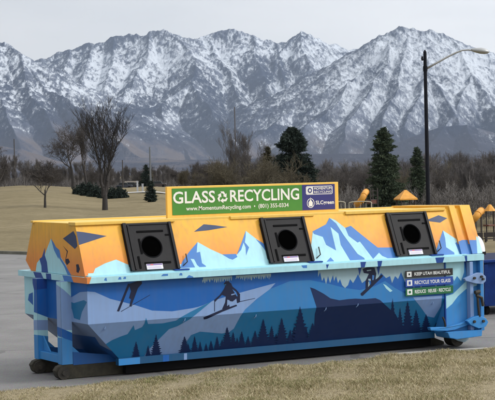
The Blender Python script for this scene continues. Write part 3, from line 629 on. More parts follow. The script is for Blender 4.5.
# three chasing arrows
cc = P(222.4, 197.5); R_ = .075
def rot(p, a): return (p[0]*math.cos(a)-p[1]*math.sin(a), p[0]*math.sin(a)+p[1]*math.cos(a))
for k in range(3):
    a = 2*PI*k/3
    for poly in ([(-.42, 1.05), (.30, 1.05), (.62, .50), (.30, .32), (.08, .70), (-.18, .70)], [(.86, .70), (.10, .20), (.82, -.12)], ):
        q = [rot(p, a) for p in poly]; t.flat([(cc.x+x*R_, sy-.0095, cc.z+.005+z*R_) for x, z in q], 0, Vector((0, -1, 0)))
t.build('recycling_symbol', [whi], sg)
t = MB(); u0, u1 = P(306, 196).x, P(332.5, 192).x; z0, z1 = 2.265, 2.385; y = sy-.0075
for a, b in (((u0, z0), (u1, z0+.009)), ((u0, z1-.009), (u1, z1)), ((u0, z0), (u0+.01, z1)), ((u1-.01, z0), (u1, z1))): t.box((a[0], y, a[1]), (b[0], y+.001, b[1]))
ic = u0+.065; t.box((u0+.012, y, z0+.012), (u0+.118, y+.001, z1-.012)) 
N = 20; t.face([(ic+.036*math.cos(2*PI*k/N), y-.002, (z0+z1)/2+.036*math.sin(2*PI*k/N)) for k in range(N)][::-1], 1)
t.face([(ic+.018*math.cos(2*PI*k/N), y-.003, (z0+z1)/2+.018*math.sin(2*PI*k/N)) for k in range(N)][::-1], 0)
text_mb(t, 'MOMENTUM', (u0+.135, y, z0+.066), (1, 0, 0), (0, 0, 1), u1-u0-.155, .038, 0, .0, bold=.02)
text_mb(t, 'RECYCLING', (u0+.135, y, z0+.020), (1, 0, 0), (0, 0, 1), u1-u0-.155, .032, 0, .0, bold=.01)
t.build('emblem', [whi, b_m], sg); t = MB()
cx, cz = P(310.7, 206).x, 2.145
for k in range(24):
    a, b = 2*PI*k/24, 2*PI*(k+1)/24
    f = lambda r, a: (cx+r*.92*math.cos(a), y, cz+r*math.sin(a)); t.face([f(.068, a), f(.068, b), f(.058, b), f(.058, a)][::-1])
t.flat([(cx-.03, y, cz-.045), (cx+.03, y, cz-.045), (cx+.035, y, cz+.01), (cx+.018, y, cz+.03), (cx+.006, y, cz+.045), (cx, y, cz+.09), (cx-.006, y, cz+.045), (cx-.018, y, cz+.03), (cx-.035, y, cz+.01)], 0, Vector((0, -1, 0)))
text_mb(t, 'SLCgreen', (P(315.8, 206).x, y, cz-.038), (1, 0, 0), (0, 0, 1), P(334, 205).x-P(315.8, 206).x, .07, 0, .0, bold=.02)
t.build('emblem', [whi, b_m], sg)
for x in (1.75, 2.95, 4.15):
    mb = MB(); mb.tube([(x, sy+.06, 2.0), (x, sy+.06, 2.38)], .018, 8); mb.build('sign_stay', steel_m, sg)
# ------------------------------------------------------------------ ground
def np_mesh(name, V, Fc, mats, loops=4, smooth_=True, parent=None):
    me = bpy.data.meshes.new(name); n = len(Fc)
    me.vertices.add(len(V)); me.vertices.foreach_set('co', np.asarray(V, np.float32).ravel())
    me.loops.add(n*loops); me.loops.foreach_set('vertex_index', np.asarray(Fc, np.int32).ravel())
    me.polygons.add(n); me.polygons.foreach_set('loop_start', np.arange(n, dtype=np.int32)*loops)
    me.polygons.foreach_set('loop_total', np.full(n, loops, np.int32))
    me.polygons.foreach_set('use_smooth', np.full(n, smooth_))
    for m_ in (mats if isinstance(mats, (list, tuple)) else [mats]): me.materials.append(m_)
    me.update(calc_edges=True); me.validate()
    o = bpy.data.objects.new(name, me); COL.objects.link(o); o.parent = parent
    return o
def grid_faces(nr, nc):
    i, j = np.meshgrid(np.arange(nr-1), np.arange(nc-1), indexing='ij'); a = i*nc+j
    return np.stack([a, a+1, a+nc+1, a+nc], -1).reshape(-1, 4)
def cam_to_world(s, d, z):
    return np.stack([CAM.x+s*RT0.x+d*FH.x, CAM.y+s*RT0.y+d*FH.y, z], -1)

def field_mat():
    m = bpy.data.materials.new('dormant lawn'); m.use_nodes = True; nt = m.node_tree; L = nt.links; b = nt.nodes['Principled BSDF']
    b.inputs['Roughness'].default_value = .95; b.inputs['Specular IOR Level'].default_value = .1
    tc = nt.nodes.new('ShaderNodeTexCoord')
    def noise(sc, det, rough, scale=(1, 1, 1), rot=0):
        mp = nt.nodes.new('ShaderNodeMapping'); mp.inputs['Scale'].default_value = scale; mp.inputs['Rotation'].default_value = (0, 0, rot)
        L.new(tc.outputs['Object'], mp.inputs['Vector']); n = nt.nodes.new('ShaderNodeTexNoise')
        n.inputs['Scale'].default_value = sc; n.inputs['Detail'].default_value = det; n.inputs['Roughness'].default_value = rough
        L.new(mp.outputs['Vector'], n.inputs['Vector']); return n
    a = noise(.10, 9, .72, (1, 1, 1), 0); f = noise(2.2, 10, .8); st = noise(.16, 6, .65, (.6, 1.7, 1), YAW)
    r = nt.nodes.new('ShaderNodeValToRGB'); e = r.color_ramp.elements
    e[0].position = .3; e[0].color = (.095, .078, .042, 1); e[1].position = .72; e[1].color = (.34, .285, .185, 1)
    k = e.new(.5); k.color = (.205, .17, .10, 1)
    ad = nt.nodes.new('ShaderNodeMath'); ad.operation = 'MULTIPLY_ADD'; ad.inputs[1].default_value = .4
    L.new(a.outputs['Fac'], ad.inputs[0]); a2 = nt.nodes.new('ShaderNodeMath'); a2.operation = 'MULTIPLY'; a2.inputs[1].default_value = .5
    L.new(f.outputs['Fac'], a2.inputs[0]); L.new(a2.outputs[0], ad.inputs[2])
    a3 = nt.nodes.new('ShaderNodeMath'); a3.operation = 'MULTIPLY_ADD'; a3.inputs[1].default_value = .16
    L.new(st.outputs['Fac'], a3.inputs[0]); L.new(ad.outputs[0], a3.inputs[2])
    a4 = nt.nodes.new('ShaderNodeMath'); a4.operation = 'SUBTRACT'; a4.inputs[1].default_value = .05; L.new(a3.outputs[0], a4.inputs[0]); L.new(a4.outputs[0], r.inputs['Fac'])
    L.new(r.outputs['Color'], b.inputs['Base Color'])
    bp = nt.nodes.new('ShaderNodeBump'); bp.inputs['Strength'].default_value = .6; bp.inputs['Distance'].default_value = .15
    L.new(f.outputs['Fac'], bp.inputs['Height']); L.new(bp.outputs['Normal'], b.inputs['Normal'])
    return m
lawn_m = field_mat()
ds = np.concatenate([np.linspace(-40, 45, 30), np.linspace(47, 170, 100), np.geomspace(175, 30000, 50)])
us = np.linspace(-1, 1, 161)
S_ = us[None, :]*(60+np.maximum(ds, 0)[:, None]*.9); D_ = np.broadcast_to(ds[:, None], S_.shape)
Z_ = gz_sd(S_, D_) - .03*(D_ < 56) 
Z_ = np.where(D_ > 400, Z_-(D_-400)*.0008*(D_ < 8000)-6.1*(D_ >= 8000), Z_)
ground = tag(np_mesh('ground', cam_to_world(S_, D_, Z_).reshape(-1, 3), grid_faces(*S_.shape), lawn_m), kind='structure')

def asphalt():
    m = bpy.data.materials.new('worn asphalt'); m.use_nodes = True; nt = m.node_tree; L = nt.links; b = nt.nodes['Principled BSDF']
    b.inputs['Roughness'].default_value = .85
    tc = nt.nodes.new('ShaderNodeTexCoord')
    n1 = nt.nodes.new('ShaderNodeTexNoise'); n1.inputs['Scale'].default_value = .42; n1.inputs['Detail'].default_value = 10; n1.inputs['Roughness'].default_value = .72
    n2 = nt.nodes.new('ShaderNodeTexNoise'); n2.inputs['Scale'].default_value = 60; n2.inputs['Detail'].default_value = 3
    vo = nt.nodes.new('ShaderNodeTexVoronoi'); vo.feature = 'DISTANCE_TO_EDGE'; vo.inputs['Scale'].default_value = .22
    n3 = nt.nodes.new('ShaderNodeTexNoise'); n3.inputs['Scale'].default_value = 1.3; n3.inputs['Detail'].default_value = 5
    mxv = nt.nodes.new('ShaderNodeMix'); mxv.data_type = 'VECTOR'; mxv.inputs[0].default_value = .25
    for n in (n1, n2, n3): L.new(tc.outputs['Object'], n.inputs['Vector'])
    L.new(tc.outputs['Object'], mxv.inputs[4]); L.new(n3.outputs['Color'], mxv.inputs[5]); L.new(mxv.outputs[1], vo.inputs['Vector'])
    r = nt.nodes.new('ShaderNodeValToRGB'); e = r.color_ramp.elements; e[0].position = .3; e[0].color = (.118, .116, .116, 1); e[1].position = .7; e[1].color = (.205, .202, .198, 1)
    L.new(n1.outputs['Fac'], r.inputs['Fac'])
    mu = nt.nodes.new('ShaderNodeMix'); mu.data_type = 'RGBA'; mu.blend_type = 'OVERLAY'; mu.inputs[0].default_value = .85
    L.new(r.outputs['Color'], mu.inputs[6]); L.new(n2.outputs['Color'], mu.inputs[7])
    cr = nt.nodes.new('ShaderNodeMath'); cr.operation = 'LESS_THAN'; cr.inputs[1].default_value = .006; L.new(vo.outputs['Distance'], cr.inputs[0])
    mc = nt.nodes.new('ShaderNodeMix'); mc.data_type = 'RGBA'; mc.inputs[7].default_value = (.035, .035, .036, 1)
    cm = nt.nodes.new('ShaderNodeMath'); cm.operation = 'MULTIPLY'; cm.inputs[1].default_value = .4; L.new(cr.outputs[0], cm.inputs[0])
    L.new(cm.outputs[0], mc.inputs[0]); L.new(mu.outputs[2], mc.inputs[6]); L.new(mc.outputs[2], b.inputs['Base Color'])
    bp = nt.nodes.new('ShaderNodeBump'); bp.inputs['Strength'].default_value = .4; bp.inputs['Distance'].default_value = .01
    L.new(n2.outputs['Fac'], bp.inputs['Height']); L.new(bp.outputs['Normal'], b.inputs['Normal'])
    return m
asp = asphalt()
conc = mat('pale concrete', (.30, .29, .27), .9, var=.25, vscale=1.5, bump=.3)
# parking lot: near edge runs along the container, far edge from upper left to lower right
e0, e1 = Vector((11.42, 32.89, 0)), Vector((17.36, 14.08, 0)); ed = (e0-e1).normalized(); en = Vector((ed.y, -ed.x, 0))   # en points away from the camera side
if en.dot(FH) < 0: en = -en
A, B = e1-ed*30, e0+ed*45
lot = MB(); lot.flat([(-60, -.5, 0), (50, -1.8, 0), A, B, B-en*75], 0, Vector((0, 0, 1)))
tag(lot.build('parking_lot', asp), kind='structure')
kb = MB(); kb.extrude_poly([A, B, B+en*.16, A+en*.16], (0, 0, .10)); tag(kb.build('far_kerb', mat('kerb concrete', (.16, .155, .125), .9, var=.3, vscale=2), fix=True), kind='structure')
sw = MB(); sw.extrude_poly([A+en*.9+Vector((0,0,-.02)), e1+ed*11+en*.9+Vector((0,0,-.02)), e1+ed*11+en*2.3+Vector((0,0,-.02)), A+en*2.9+Vector((0,0,-.02))], (0, 0, .05)); tag(sw.build('sidewalk', conc, fix=True), kind='structure')

# near verge: soil sheet with an uneven edge, raised a hand above the asphalt
edge = [(-14, -.55), (-6, -.5), (-2, -.42), (-.5, -.38), (.6, -.36), (2, -.33), (3, -.33), (4, -.42), (5, -.58), (6.2, -.92), (7.5, -1.15), (10, -1.5), (20, -2.6)]
ex, ey = [p[0] for p in edge], [p[1] for p in edge]
xs = np.linspace(-14, 20, 520); ts = np.concatenate([[0, .02, .08, .2, .4, .7], np.linspace(1.1, 24, 60)])
ey_i = np.interp(xs, ex, ey) + .03*np.sin(xs*5.1)+.025*np.sin(xs*13.7+1)
VX = np.broadcast_to(xs[None, :], (len(ts), len(xs))).copy(); VY = ey_i[None, :]-ts[:, None]
prof = np.interp(ts, [0, .02, .08, .2, .7, 30], [-.03, .03, .06, .075, .09, .12])
VZ = prof[:, None] + .012*np.sin(VX*2.1+VY*3.3) + .008*np.sin(VX*7.1-VY*5.3)
soil = mat('thatch and soil', (.17, .135, .075), .95, rgb2=(.30, .25, .15), vscale=14, bump=.8, bscale=60)
tag(np_mesh('verge', np.stack([VX, VY, VZ], -1).reshape(-1, 3), grid_faces(*VX.shape)[:, ::-1], soil), kind='structure')
# kerb line that shows as a pale strip at the right
kx = np.linspace(4.2, 20, 60); ky = np.interp(kx, ex, ey)
mb = MB()
for i in range(len(kx)-1):
    mb.hexa([(kx[i], ky[i]+.02, -.01), (kx[i+1], ky[i+1]+.02, -.01), (kx[i+1], ky[i+1]+.14, -.01), (kx[i], ky[i]+.14, -.01), (kx[i], ky[i]+.02, .085), (kx[i+1], ky[i+1]+.02, .085), (kx[i+1], ky[i+1]+.14, .085), (kx[i], ky[i]+.14, .085)])
tag(mb.build('near_kerb', conc), kind='structure')
# grass blades on the verge: dry straw with a little green
def blades(n, h0, h1, wd, name, seed, green):
    r = np.random.default_rng(seed)
    # density falls off where the camera cannot see it
    d = r.uniform(0, 1, n)*6.6; x = r.uniform(-6.5, 12, n)
    clump = (np.sin(x*3.1+d*2.0)+np.sin(x*1.3-d*4.1+2)+np.sin(x*7.9+d*6.3)+np.sin(x*0.6+d*1.1+4))
    keep = r.uniform(-3, 4, n) < clump+1.6; x, d = x[keep], d[keep]; clump = clump[keep]; n = len(x)
    y = np.interp(x, xs, ey_i)-d; z = np.interp(d, ts, prof)-.01+.012*np.sin(x*2.1+y*3.3)+.008*np.sin(x*7.1-y*5.3)
    a = r.uniform(0, 2*np.pi, n); hh = r.uniform(h0, h1, n)*(1+.18*clump); w_ = wd*r.uniform(.6, 1.3, n)
    lean = r.uniform(.2, 1.3, n)*hh; la = r.uniform(0, 2*np.pi, n)
    px_, py_ = np.cos(a)*w_, np.sin(a)*w_
    V = np.empty((n, 5, 3)); lx, ly = np.cos(la)*lean, np.sin(la)*lean
    V[:, 0] = np.stack([x-px_, y-py_, z], -1); V[:, 1] = np.stack([x+px_, y+py_, z], -1)
    V[:, 2] = np.stack([x+px_*.8+lx*.35, y+py_*.8+ly*.35, z+hh*.6], -1); V[:, 3] = np.stack([x-px_*.8+lx*.35, y-py_*.8+ly*.35, z+hh*.6], -1)
    V[:, 4] = np.stack([x+lx, y+ly, z+hh*.9], -1)
    b = np.arange(n)[:, None]*5
    T = np.concatenate([b+np.array([[0, 1, 2]]), b+np.array([[0, 2, 3]]), b+np.array([[3, 2, 4]])], 0)
    m = bpy.data.materials.new(name+' blades'); m.use_nodes = True; nt = m.node_tree; L = nt.links; bs = nt.nodes['Principled BSDF']; bs.inputs['Roughness'].default_value = .8
    bs.inputs['Specular IOR Level'].default_value = .2
    g = nt.nodes.new('ShaderNodeAttribute'); g.attribute_name = 'tone'; rp = nt.nodes.new('ShaderNodeValToRGB'); L.new(g.outputs['Fac'], rp.inputs['Fac'])
    e = rp.color_ramp.elements; e[0].position = 0; e[0].color = (.13, .15, .05, 1); e[1].position = 1; e[1].color = (.56, .50, .35, 1)
    for p_, c in ((.22, (.17, .175, .07)), (.38, (.27, .225, .12)), (.7, (.41, .35, .215))): k = e.new(p_); k.color = (*c, 1)
    L.new(rp.outputs['Color'], bs.inputs['Base Color'])
    o = np_mesh(name, V.reshape(-1, 3), T, m, loops=3, smooth_=False)
    gr = 0.5*np.sin(x*.9+d*.7)+.5*np.sin(x*2.3-d*1.9+1)+smooth(2.0, 7.5, x)*.9*smooth(1.5, 0, d)
    cl2 = .5*np.sin(x*4.3+d*5.1)+.5*np.sin(x*9.7-d*7.9+1.7); tone = np.clip(r.normal(.54, .22, n)+.13*cl2-np.clip(gr*green, 0, .8)*r.uniform(0.1, 1, n), 0, 1)
    at_ = o.data.attributes.new('tone', 'FLOAT', 'POINT'); at_.data.foreach_set('value', np.repeat(tone, 5).astype(np.float32))
    return tag(o, kind='stuff')
blades(600000, .02, .055, .0028, 'grass', 5, .42)

# ------------------------------------------------------------------ trees
def tubes_mesh(name, segs, m, parent=None, loc=(0, 0, 0)):
    """segs: list of (p0, p1, r0, r1, sides)"""
    V, Fc = [], []
    for p0, p1, r0, r1, n in segs:
        p0, p1 = Vector(p0), Vector(p1); t = (p1-p0); 
        if t.length < 1e-5: continue
        t.normalize(); a = t.orthogonal().normalized(); c = t.cross(a); b = len(V)
        for p, r in ((p0, r0), (p1, r1)):
            for k in range(n):
                an = 2*PI*k/n; V.append(p+(a*math.cos(an)+c*math.sin(an))*r)
        for k in range(n): Fc.append((b+k, b+(k+1) % n, b+n+(k+1) % n, b+n+k))
    o = np_mesh(name, np.array([tuple(v) for v in V]), np.array(Fc), m, parent=parent)
    return o
bark_d = mat('dark bark', (.030, .026, .024), .9, var=.3, vscale=12); bark_b = mat('brown bark', (.066, .057, .052), .9, var=.3, vscale=12)
bark_g = mat('grey twig bark', (.105, .096, .094), .9, var=.25, vscale=9); bark_o = mat('olive twig bark', (.10, .085, .055), .9, var=.3, vscale=9)
bark_p = mat('pale dry stems', (.24, .22, .19), .9, var=.25, vscale=5)
def bare_tree(seed, H, r0, levels=5, spread=.5, kids=(3, 5), up=.25, droop=0, clear=.25, twig=.008, stems=1, ratio=.68, wide=1.0):
    """returns trunk segments and crown segments, height about H"""
    r = random.Random(seed); trunk, crown = [], []
    def grow(p, d, ln, rad, lv):
        n = 4 if lv < 2 else 3; q = p; dd = d.copy(); pts = [(p, rad)]
        for i in range(n):
            j = .10 if lv == 0 else .22
            dd = (dd+Vector((r.uniform(-j, j), r.uniform(-j, j), r.uniform(-j, j)+ (up*.25 if lv > 0 else 0) - (droop*.2 if lv > 2 else 0)))).normalized()
            q2 = q+dd*ln/n; ra = rad*(1-.5*(i+1)/n) if lv < levels else rad*(1-.8*(i+1)/n)
            (trunk if lv < 1 else crown).append((q, q2, pts[-1][1], max(ra, twig*.6), 7 if lv == 0 else (5 if lv == 1 else 3)))
            q = q2; pts.append((q, ra))
        if lv >= levels: return
        k = r.randint(*kids)+(1 if lv in (1, 2) else 0)
        for i in range(k):
            t = r.uniform(clear if lv == 0 else .25, 1) if i else 1.0
            x = t*n; a = min(int(x), n-1); f = x-a; pp = pts[a][0].lerp(pts[a+1][0], f); rr = pts[a][1]*(1-f)+pts[a+1][1]*f
            ax = Vector((r.uniform(-1, 1), r.uniform(-1, 1), r.uniform(-.3, .3))).normalized()
            side = dd.cross(ax).normalized()
            nd = (dd*(1-spread*r.uniform(.6, 1.1))+side*spread*r.uniform(.8, 1.3)+Vector((0, 0, up*.5))).normalized()
            grow(pp, nd, ln*ratio*r.uniform(.75, 1.15), max(rr*r.uniform(.55, .75), twig), lv+1)
    for s in range(stems):
        a = 2*PI*s/stems+r.uniform(0, 1); d0 = Vector((math.cos(a)*.22*(stems > 1), math.sin(a)*.22*(stems > 1), 1)).normalized()
        grow(Vector((0, 0, -.1)), d0, H*.38, r0/(stems**.4), 0)
    top = max(s[1].z for s in crown); k = H/top
    kv = Vector((k*wide, k*wide, k)); sc = lambda S: [(a*kv, b*kv, r1, r2, n) for a, b, r1, r2, n in S]
    return sc(trunk), sc(crown)
def height(px, ytop, d): return at(px, ytop, d).z-stand(px, d).z
def place_bare(px, d, H, seed, label, group=None, m=bark_b, mt=None, name='bare_tree', base=None, cat='tree', **kw):
    p = base if base is not None else stand(px, d)
    o = empty(name, p, label, cat, group)
    tr, cr = bare_tree(seed, H, **kw)
    tubes_mesh('trunk', tr, mt or m, o); tubes_mesh('crown', cr, m, o)
    return o
def conifer(px, d, H, Wd, seed, label, m, name='conifer', dens=1.0, base=None, irr=.25, bare_foot=.04, group=None, quadsize=1.0, prof=.8):
    r = np.random.default_rng(seed); p = base if base is not None else stand(px, d); o = empty(name, p, label, 'tree', group)
    mb = MB(); mb.tube([(0, 0, -.2), (0, 0, H*.5), (0, 0, H*.97)], [H*.022, H*.014, .01], 7); mb.build('trunk', bark_b, None).parent = o
    V = []; nb = int(190*dens)
    bump = r.uniform(-1, 1, 8)
    for i in range(nb):
        t = (i+.5)/nb; t = t**.85; z0 = H*(bare_foot+(1-bare_foot)*t*.985)
        az = r.uniform(0, 2*np.pi); L_ = Wd/2*((1-t)**prof*.95+.04)*(1+r.uniform(-irr, irr)+.10*bump[int(az/(2*np.pi)*8) % 8])
        L_ *= smooth(-.06, .12, t)
        dx, dy = np.cos(az), np.sin(az); sag = r.uniform(.1, .35) if t < .75 else -r.uniform(.1, .6)
        nq = max(5, int(L_*24))
        u = np.sort(r.uniform(.15, 1, nq)); 
        bx = dx*u*L_; by = dy*u*L_; bz = z0-sag*u*L_+.10*u*u*L_
        sp = .14*L_*(1.15-u)+.05
        for k in range(nq):
            for q in range(3):
                c = np.array([bx[k], by[k], bz[k]])+r.normal(0, 1, 3)*np.array([sp[k], sp[k], sp[k]*.5])
                s_ = r.uniform(.03, .09)*quadsize; a = np.array([dx, dy, -sag*.4])+r.normal(0, .55, 3); a /= np.linalg.norm(a); b = np.cross(a, r.normal(0, 1, 3)); b /= np.linalg.norm(b)+1e-6
                V.append([c-a*s_*1.2, c+b*s_*.35, c+a*s_*1.6, c-b*s_*.35])
    V = np.array(V).reshape(-1, 3); Fc = np.arange(len(V)).reshape(-1, 4)
    c = np_mesh('crown', V, Fc, m, parent=o, smooth_=False)
    return o
def needle(name, c1, c2): 
    return mat(name, c1, .85, rgb2=c2, vscale=1.6, spec=.2)
spr_d = needle('dark spruce needles', (.008, .015, .013), (.032, .046, .034)); spr_g = needle('green pine needles', (.022, .040, .024), (.075, .095, .055))
spr_o = needle('olive juniper needles', (.035, .035, .018), (.075, .066, .036))

# foreground park trees on the left
rb = ground_at(45, 207.5); rd = (rb-CAM).dot(FW)
place_bare(45, 0, (207.5-158)*rd/F_PX, 14, 'small round bare tree standing alone on the left slope', m=bark_b, mt=bark_d, base=rb, name='bare_tree', r0=.085, levels=6, spread=.52, up=.42, clear=.40, kids=(3, 4), twig=.010, ratio=.74, wide=1.75)
def vase_tree(base, H):
    o = empty('bare_tree', base, 'tallest bare tree, dark upright forked trunk, right of the rounded bare trees', 'tree'); r = random.Random(3)
    tr, cr = [], []
    leaders = [((-.05, 0), (-.22, .03, .40), (-.50, .1, .70), (-.80, .1, .97), .105), ((.05, 0), (.30, 0, .42), (.62, .1, .70), (1.05, .1, .92), .10), ((0, .05), (.14, .1, .5), (.10, .2, .78), (.16, .1, 1.0), .05), ((-.08, .02), (-.35, -.2, .50), (-.85, -.3, .72), (-1.45, -.3, .86), .045), ((.10, .02), (.50, .2, .50), (1.05, .2, .70), (1.75, .2, .82), .045)]
    tr.append((Vector((0, 0, -.2)), Vector((.02, 0, H*.16)), .20, .15, 8))
    for (bx, by), m1, m2, m3, rad in leaders:
        pts = [Vector((bx, by, H*.14)), Vector((m1[0], m1[1], m1[2]*H)), Vector((m2[0], m2[1], m2[2]*H)), Vector((m3[0], m3[1], m3[2]*H))]
        P = []; 
        for i in range(3):
            for k in range(5): P.append(pts[i].lerp(pts[i+1], k/5)+Vector((r.uniform(-.05, .05), r.uniform(-.05, .05), 0)))
        P.append(pts[3]); n = len(P)
        for i in range(n-1):
            a, b = rad*(1-i/n)+.012, rad*(1-(i+1)/n)+.012; (tr if i < 8 else cr).append((P[i], P[i+1], a, b, 6))
            if i > 3:
                for q in range(2):
                    az = r.uniform(0, 2*PI); d = Vector((math.cos(az)*.62, math.sin(az)*.62, 1)).normalized(); p = P[i]; ln = r.uniform(.6, 1.9)*(1.1-i/n*.4)
                    rr = max(.011, a*.3); pp = p
                    for k in range(4):
                        d = (d+Vector((r.uniform(-.12, .12), r.uniform(-.12, .12), .08))).normalized(); p2 = pp+d*ln/4; cr.append((pp, p2, rr*(1-k/5), rr*(1-(k+1)/5), 4))
                        for w in range(2):
                            d2 = (d+Vector((r.uniform(-.7, .7), r.uniform(-.7, .7), r.uniform(0, .5)))).normalized(); e2 = p2+d2*r.uniform(.25, .8)
                            cr.append((p2, e2, .009, .006, 3))
                            for y in range(3):
                                d3 = (d2+Vector((r.uniform(-.6, .6), r.uniform(-.6, .6), r.uniform(0, .5)))).normalized(); s3 = p2.lerp(e2, r.uniform(.3, 1)); cr.append((s3, s3+d3*r.uniform(.15, .45), .006, .004, 3))
                        pp = p2
    tubes_mesh('trunk', tr, bark_d, o); tubes_mesh('crown', cr, bark_d, o)
vb = ground_at(105, 210.5)
vase_tree(vb, (210.5-115)*((vb-CAM).dot(FW))/F_PX)
place_bare(73, 150, 5.6, 21, 'rounded bare tree at the left end of the dark shrub row', m=bark_b, mt=bark_d, name='bare_tree', base=at(73, 187.5, 128)*1.0, r0=.15, levels=6, spread=.52, up=.3, clear=.25, kids=(3, 4), twig=.010, ratio=.72, wide=1.45)
place_bare(87, 140, 5.9, 28, 'slanting thin bare tree between the rounded tree and the tallest tree', m=bark_b, mt=bark_d, name='bare_tree', base=at(87, 187.5, 128)*1.0, r0=.12, levels=5, spread=.34, up=.7, clear=.35, kids=(3, 4), twig=.010, ratio=.74)
place_bare(2, 0, 3.6, 33, 'bare tree cut by the left edge of the photo', m=bark_b, mt=bark_d, name='bare_tree', base=at(-1, 187, 135), r0=.10, levels=6, spread=.5, up=.2, clear=.3, kids=(3, 4), twig=.010)

# conifers
sc_b = ground_at(151, 201.5); sd_ = (sc_b-CAM).dot(FW)
conifer(151, 0, 20*sd_/F_PX, 14*sd_/F_PX, 5, 'small dark cone-shaped evergreen left of the green sign', spr_d, name='evergreen_tree', dens=1.0, base=sc_b, irr=.1, bare_foot=.0)
conifer(293, 118, height(293, 127, 118), 84*118/F_PX, 6, 'broad dark spruce rising right behind the green sign', spr_d, name='spruce_tree', dens=5.0, irr=.22, quadsize=1.4)
conifer(384, 125, height(384, 127, 125), 42*125/F_PX, 9, 'tall green pine between the sign and the street lamp', spr_g, name='pine_tree', dens=3.8, irr=.42, prof=.62, quadsize=1.35)
conifer(417, 135, height(417, 147, 135), 27*135/F_PX, 12, 'narrow green pine next to the street lamp pole', spr_g, name='pine_tree', dens=2.3, irr=.42, prof=.62, quadsize=1.3)
conifer(268, 125, height(268, 146, 125), 34*125/F_PX, 15, 'olive juniper with thin foliage left of the broad dark spruce', spr_o, name='juniper_tree', dens=1.0, irr=.5, quadsize=1.2)
conifer(146, 190, height(146, 165, 190), 15*190/F_PX, 18, 'dark distant evergreen directly behind the grey metal pole', spr_d, name='evergreen_tree', dens=.9, irr=.3, quadsize=1.2)
# tall thin poplars above the sign
for i, (px, H, lab) in enumerate(((232, 126, 'leftmost slim bare poplar behind the green sign'), (243, 117, 'tallest slim bare poplar behind the green sign'), (253, 128, 'slim bare poplar nearest the olive juniper'), (262, 140, 'short bare poplar in front of the olive juniper'))):
    place_bare(px, 135, height(px, H, 135), 40+i, lab, group='poplars behind the sign', m=bark_g, mt=bark_b, name='poplar_tree', r0=.075, levels=5, spread=.42, up=.8, clear=.10, kids=(4, 5), twig=.0055, ratio=.58, wide=1.25)
for i, (px, H, lab) in enumerate(((262, 152, 'spreading leafless bush tree just above the middle of the sign'), (280, 150, 'arching leafless bush tree in front of the broad dark spruce'), (225, 155, 'leafless bush tree left of the poplars'))):
    place_bare(px, 112, height(px, H, 112), 50+i, lab, group='bush trees behind the sign', m=bark_o, mt=bark_b, name='bush_tree', r0=.08, levels=5, spread=.6, up=.35, clear=.05, kids=(4, 5), twig=.010, stems=3)
# thicket of leafless trees along the whole background
protos = []
for i in range(7):
    kw = dict(r0=.11, levels=5, spread=[.45, .55, .36, .5, .4, .6, .3][i], up=[.4, .3, .8, .45, .7, .3, .9][i], clear=.15, kids=(4, 5), twig=.013, stems=[1, 2, 1, 3, 1, 2, 2][i])
    tr, cr = bare_tree(100+i, 6.0, **kw); o = empty('thicket_tree', (0, 0, 0), 'leafless grey-brown tree in the thicket beyond the park', 'tree', 'leafless thicket trees beyond the park')
    mm = [bark_g, bark_b, bark_g, bark_o, bark_g, bark_b, bark_g][i]
    tubes_mesh('trunk', tr, mm, o); tubes_mesh('crown', cr, mm, o); protos.append(o)
r = random.Random(77); used = set()
def tops(px):
    return np.interp(px, [-30, 0, 30, 60, 100, 130, 165, 200, 260, 320, 350, 400, 440, 480, 530], [158, 160, 158, 158, 162, 168, 166, 158, 152, 158, 160, 158, 156, 152, 150])
spots = [(p_, r.uniform(160, 215), r.uniform(-9, 10)) for p_ in list(np.arange(-330, -60, 13.0))+list(np.arange(565, 860, 13.0))]
px = -60.0
while px < 560:
    spots.append((px, r.uniform(170, 215), r.uniform(-9, 10))); px += r.uniform(4.5, 9.5)
px = -60.0
while px < 560:
    spots.append((px, r.uniform(150, 168), r.uniform(4, 16))); px += r.uniform(8, 15)
spots += [(p_, r.uniform(228, 262), r.uniform(-4, 5)) for p_ in np.arange(108, 172, 3.4)]
for px, d, dz in spots:
    if 112 < px < 168 and d < 222: continue
    p = stand(px, d); ztop = at(px, float(tops(px))+dz, d).z; H = max(2.2, ztop-p.z)
    k = r.randrange(7); o = protos[k] if k not in used else copy_tree(protos[k]); used.add(k)
    s_ = H/6.0; o.location = p; o.rotation_euler = (0, 0, r.uniform(0, 6.28)); o.scale = (s_*r.uniform(.8, 1.15), s_*r.uniform(.8, 1.15), s_)
# far wood as a mass (uncountable) behind the thicket
def far_wood():
    rr = np.random.default_rng(8); V = []; n = 90000
    px = rr.uniform(-420, 920, n); d = rr.uniform(225, 330, n)
    s = (px-247.5)/F_PX*d; hh = (2.6+ (171-np.interp(px, [-120, 0, 60, 130, 165, 200, 260, 400, 440, 500, 615], [168, 168, 167, 173, 172, 169, 167, 168, 165, 162, 158]))*d/F_PX)
    z0 = gz_sd(s, d); top = z0+(hh-z0)*rr.uniform(.3, 1.0, n)*(1+.12*np.sin(px*.35)+.1*np.sin(px*.93+1))
    zb = np.where(rr.uniform(0, 1, n) < .35, z0, z0+(top-z0)*rr.uniform(.1, .8, n)); l = rr.normal(0, .35, (n, 2)); w_ = rr.uniform(.012, .03, n)
    P0 = cam_to_world(s, d, zb); P1 = cam_to_world(s+l[:, 0], d+l[:, 1], top)
    a = rr.uniform(0, np.pi, n); wx = np.stack([np.cos(a)*w_, np.sin(a)*w_, 0*a], -1)
    V = np.stack([P0-wx, P0+wx, P1+wx*.4, P1-wx*.4], 1).reshape(-1, 3)
    return tag(np_mesh('far_wood', V, np.arange(len(V)).reshape(-1, 4), mat('far wood twigs', (.060, .055, .055), .9, rgb2=(.100, .092, .092), vscale=.15), smooth_=False), kind='stuff')
far_wood()
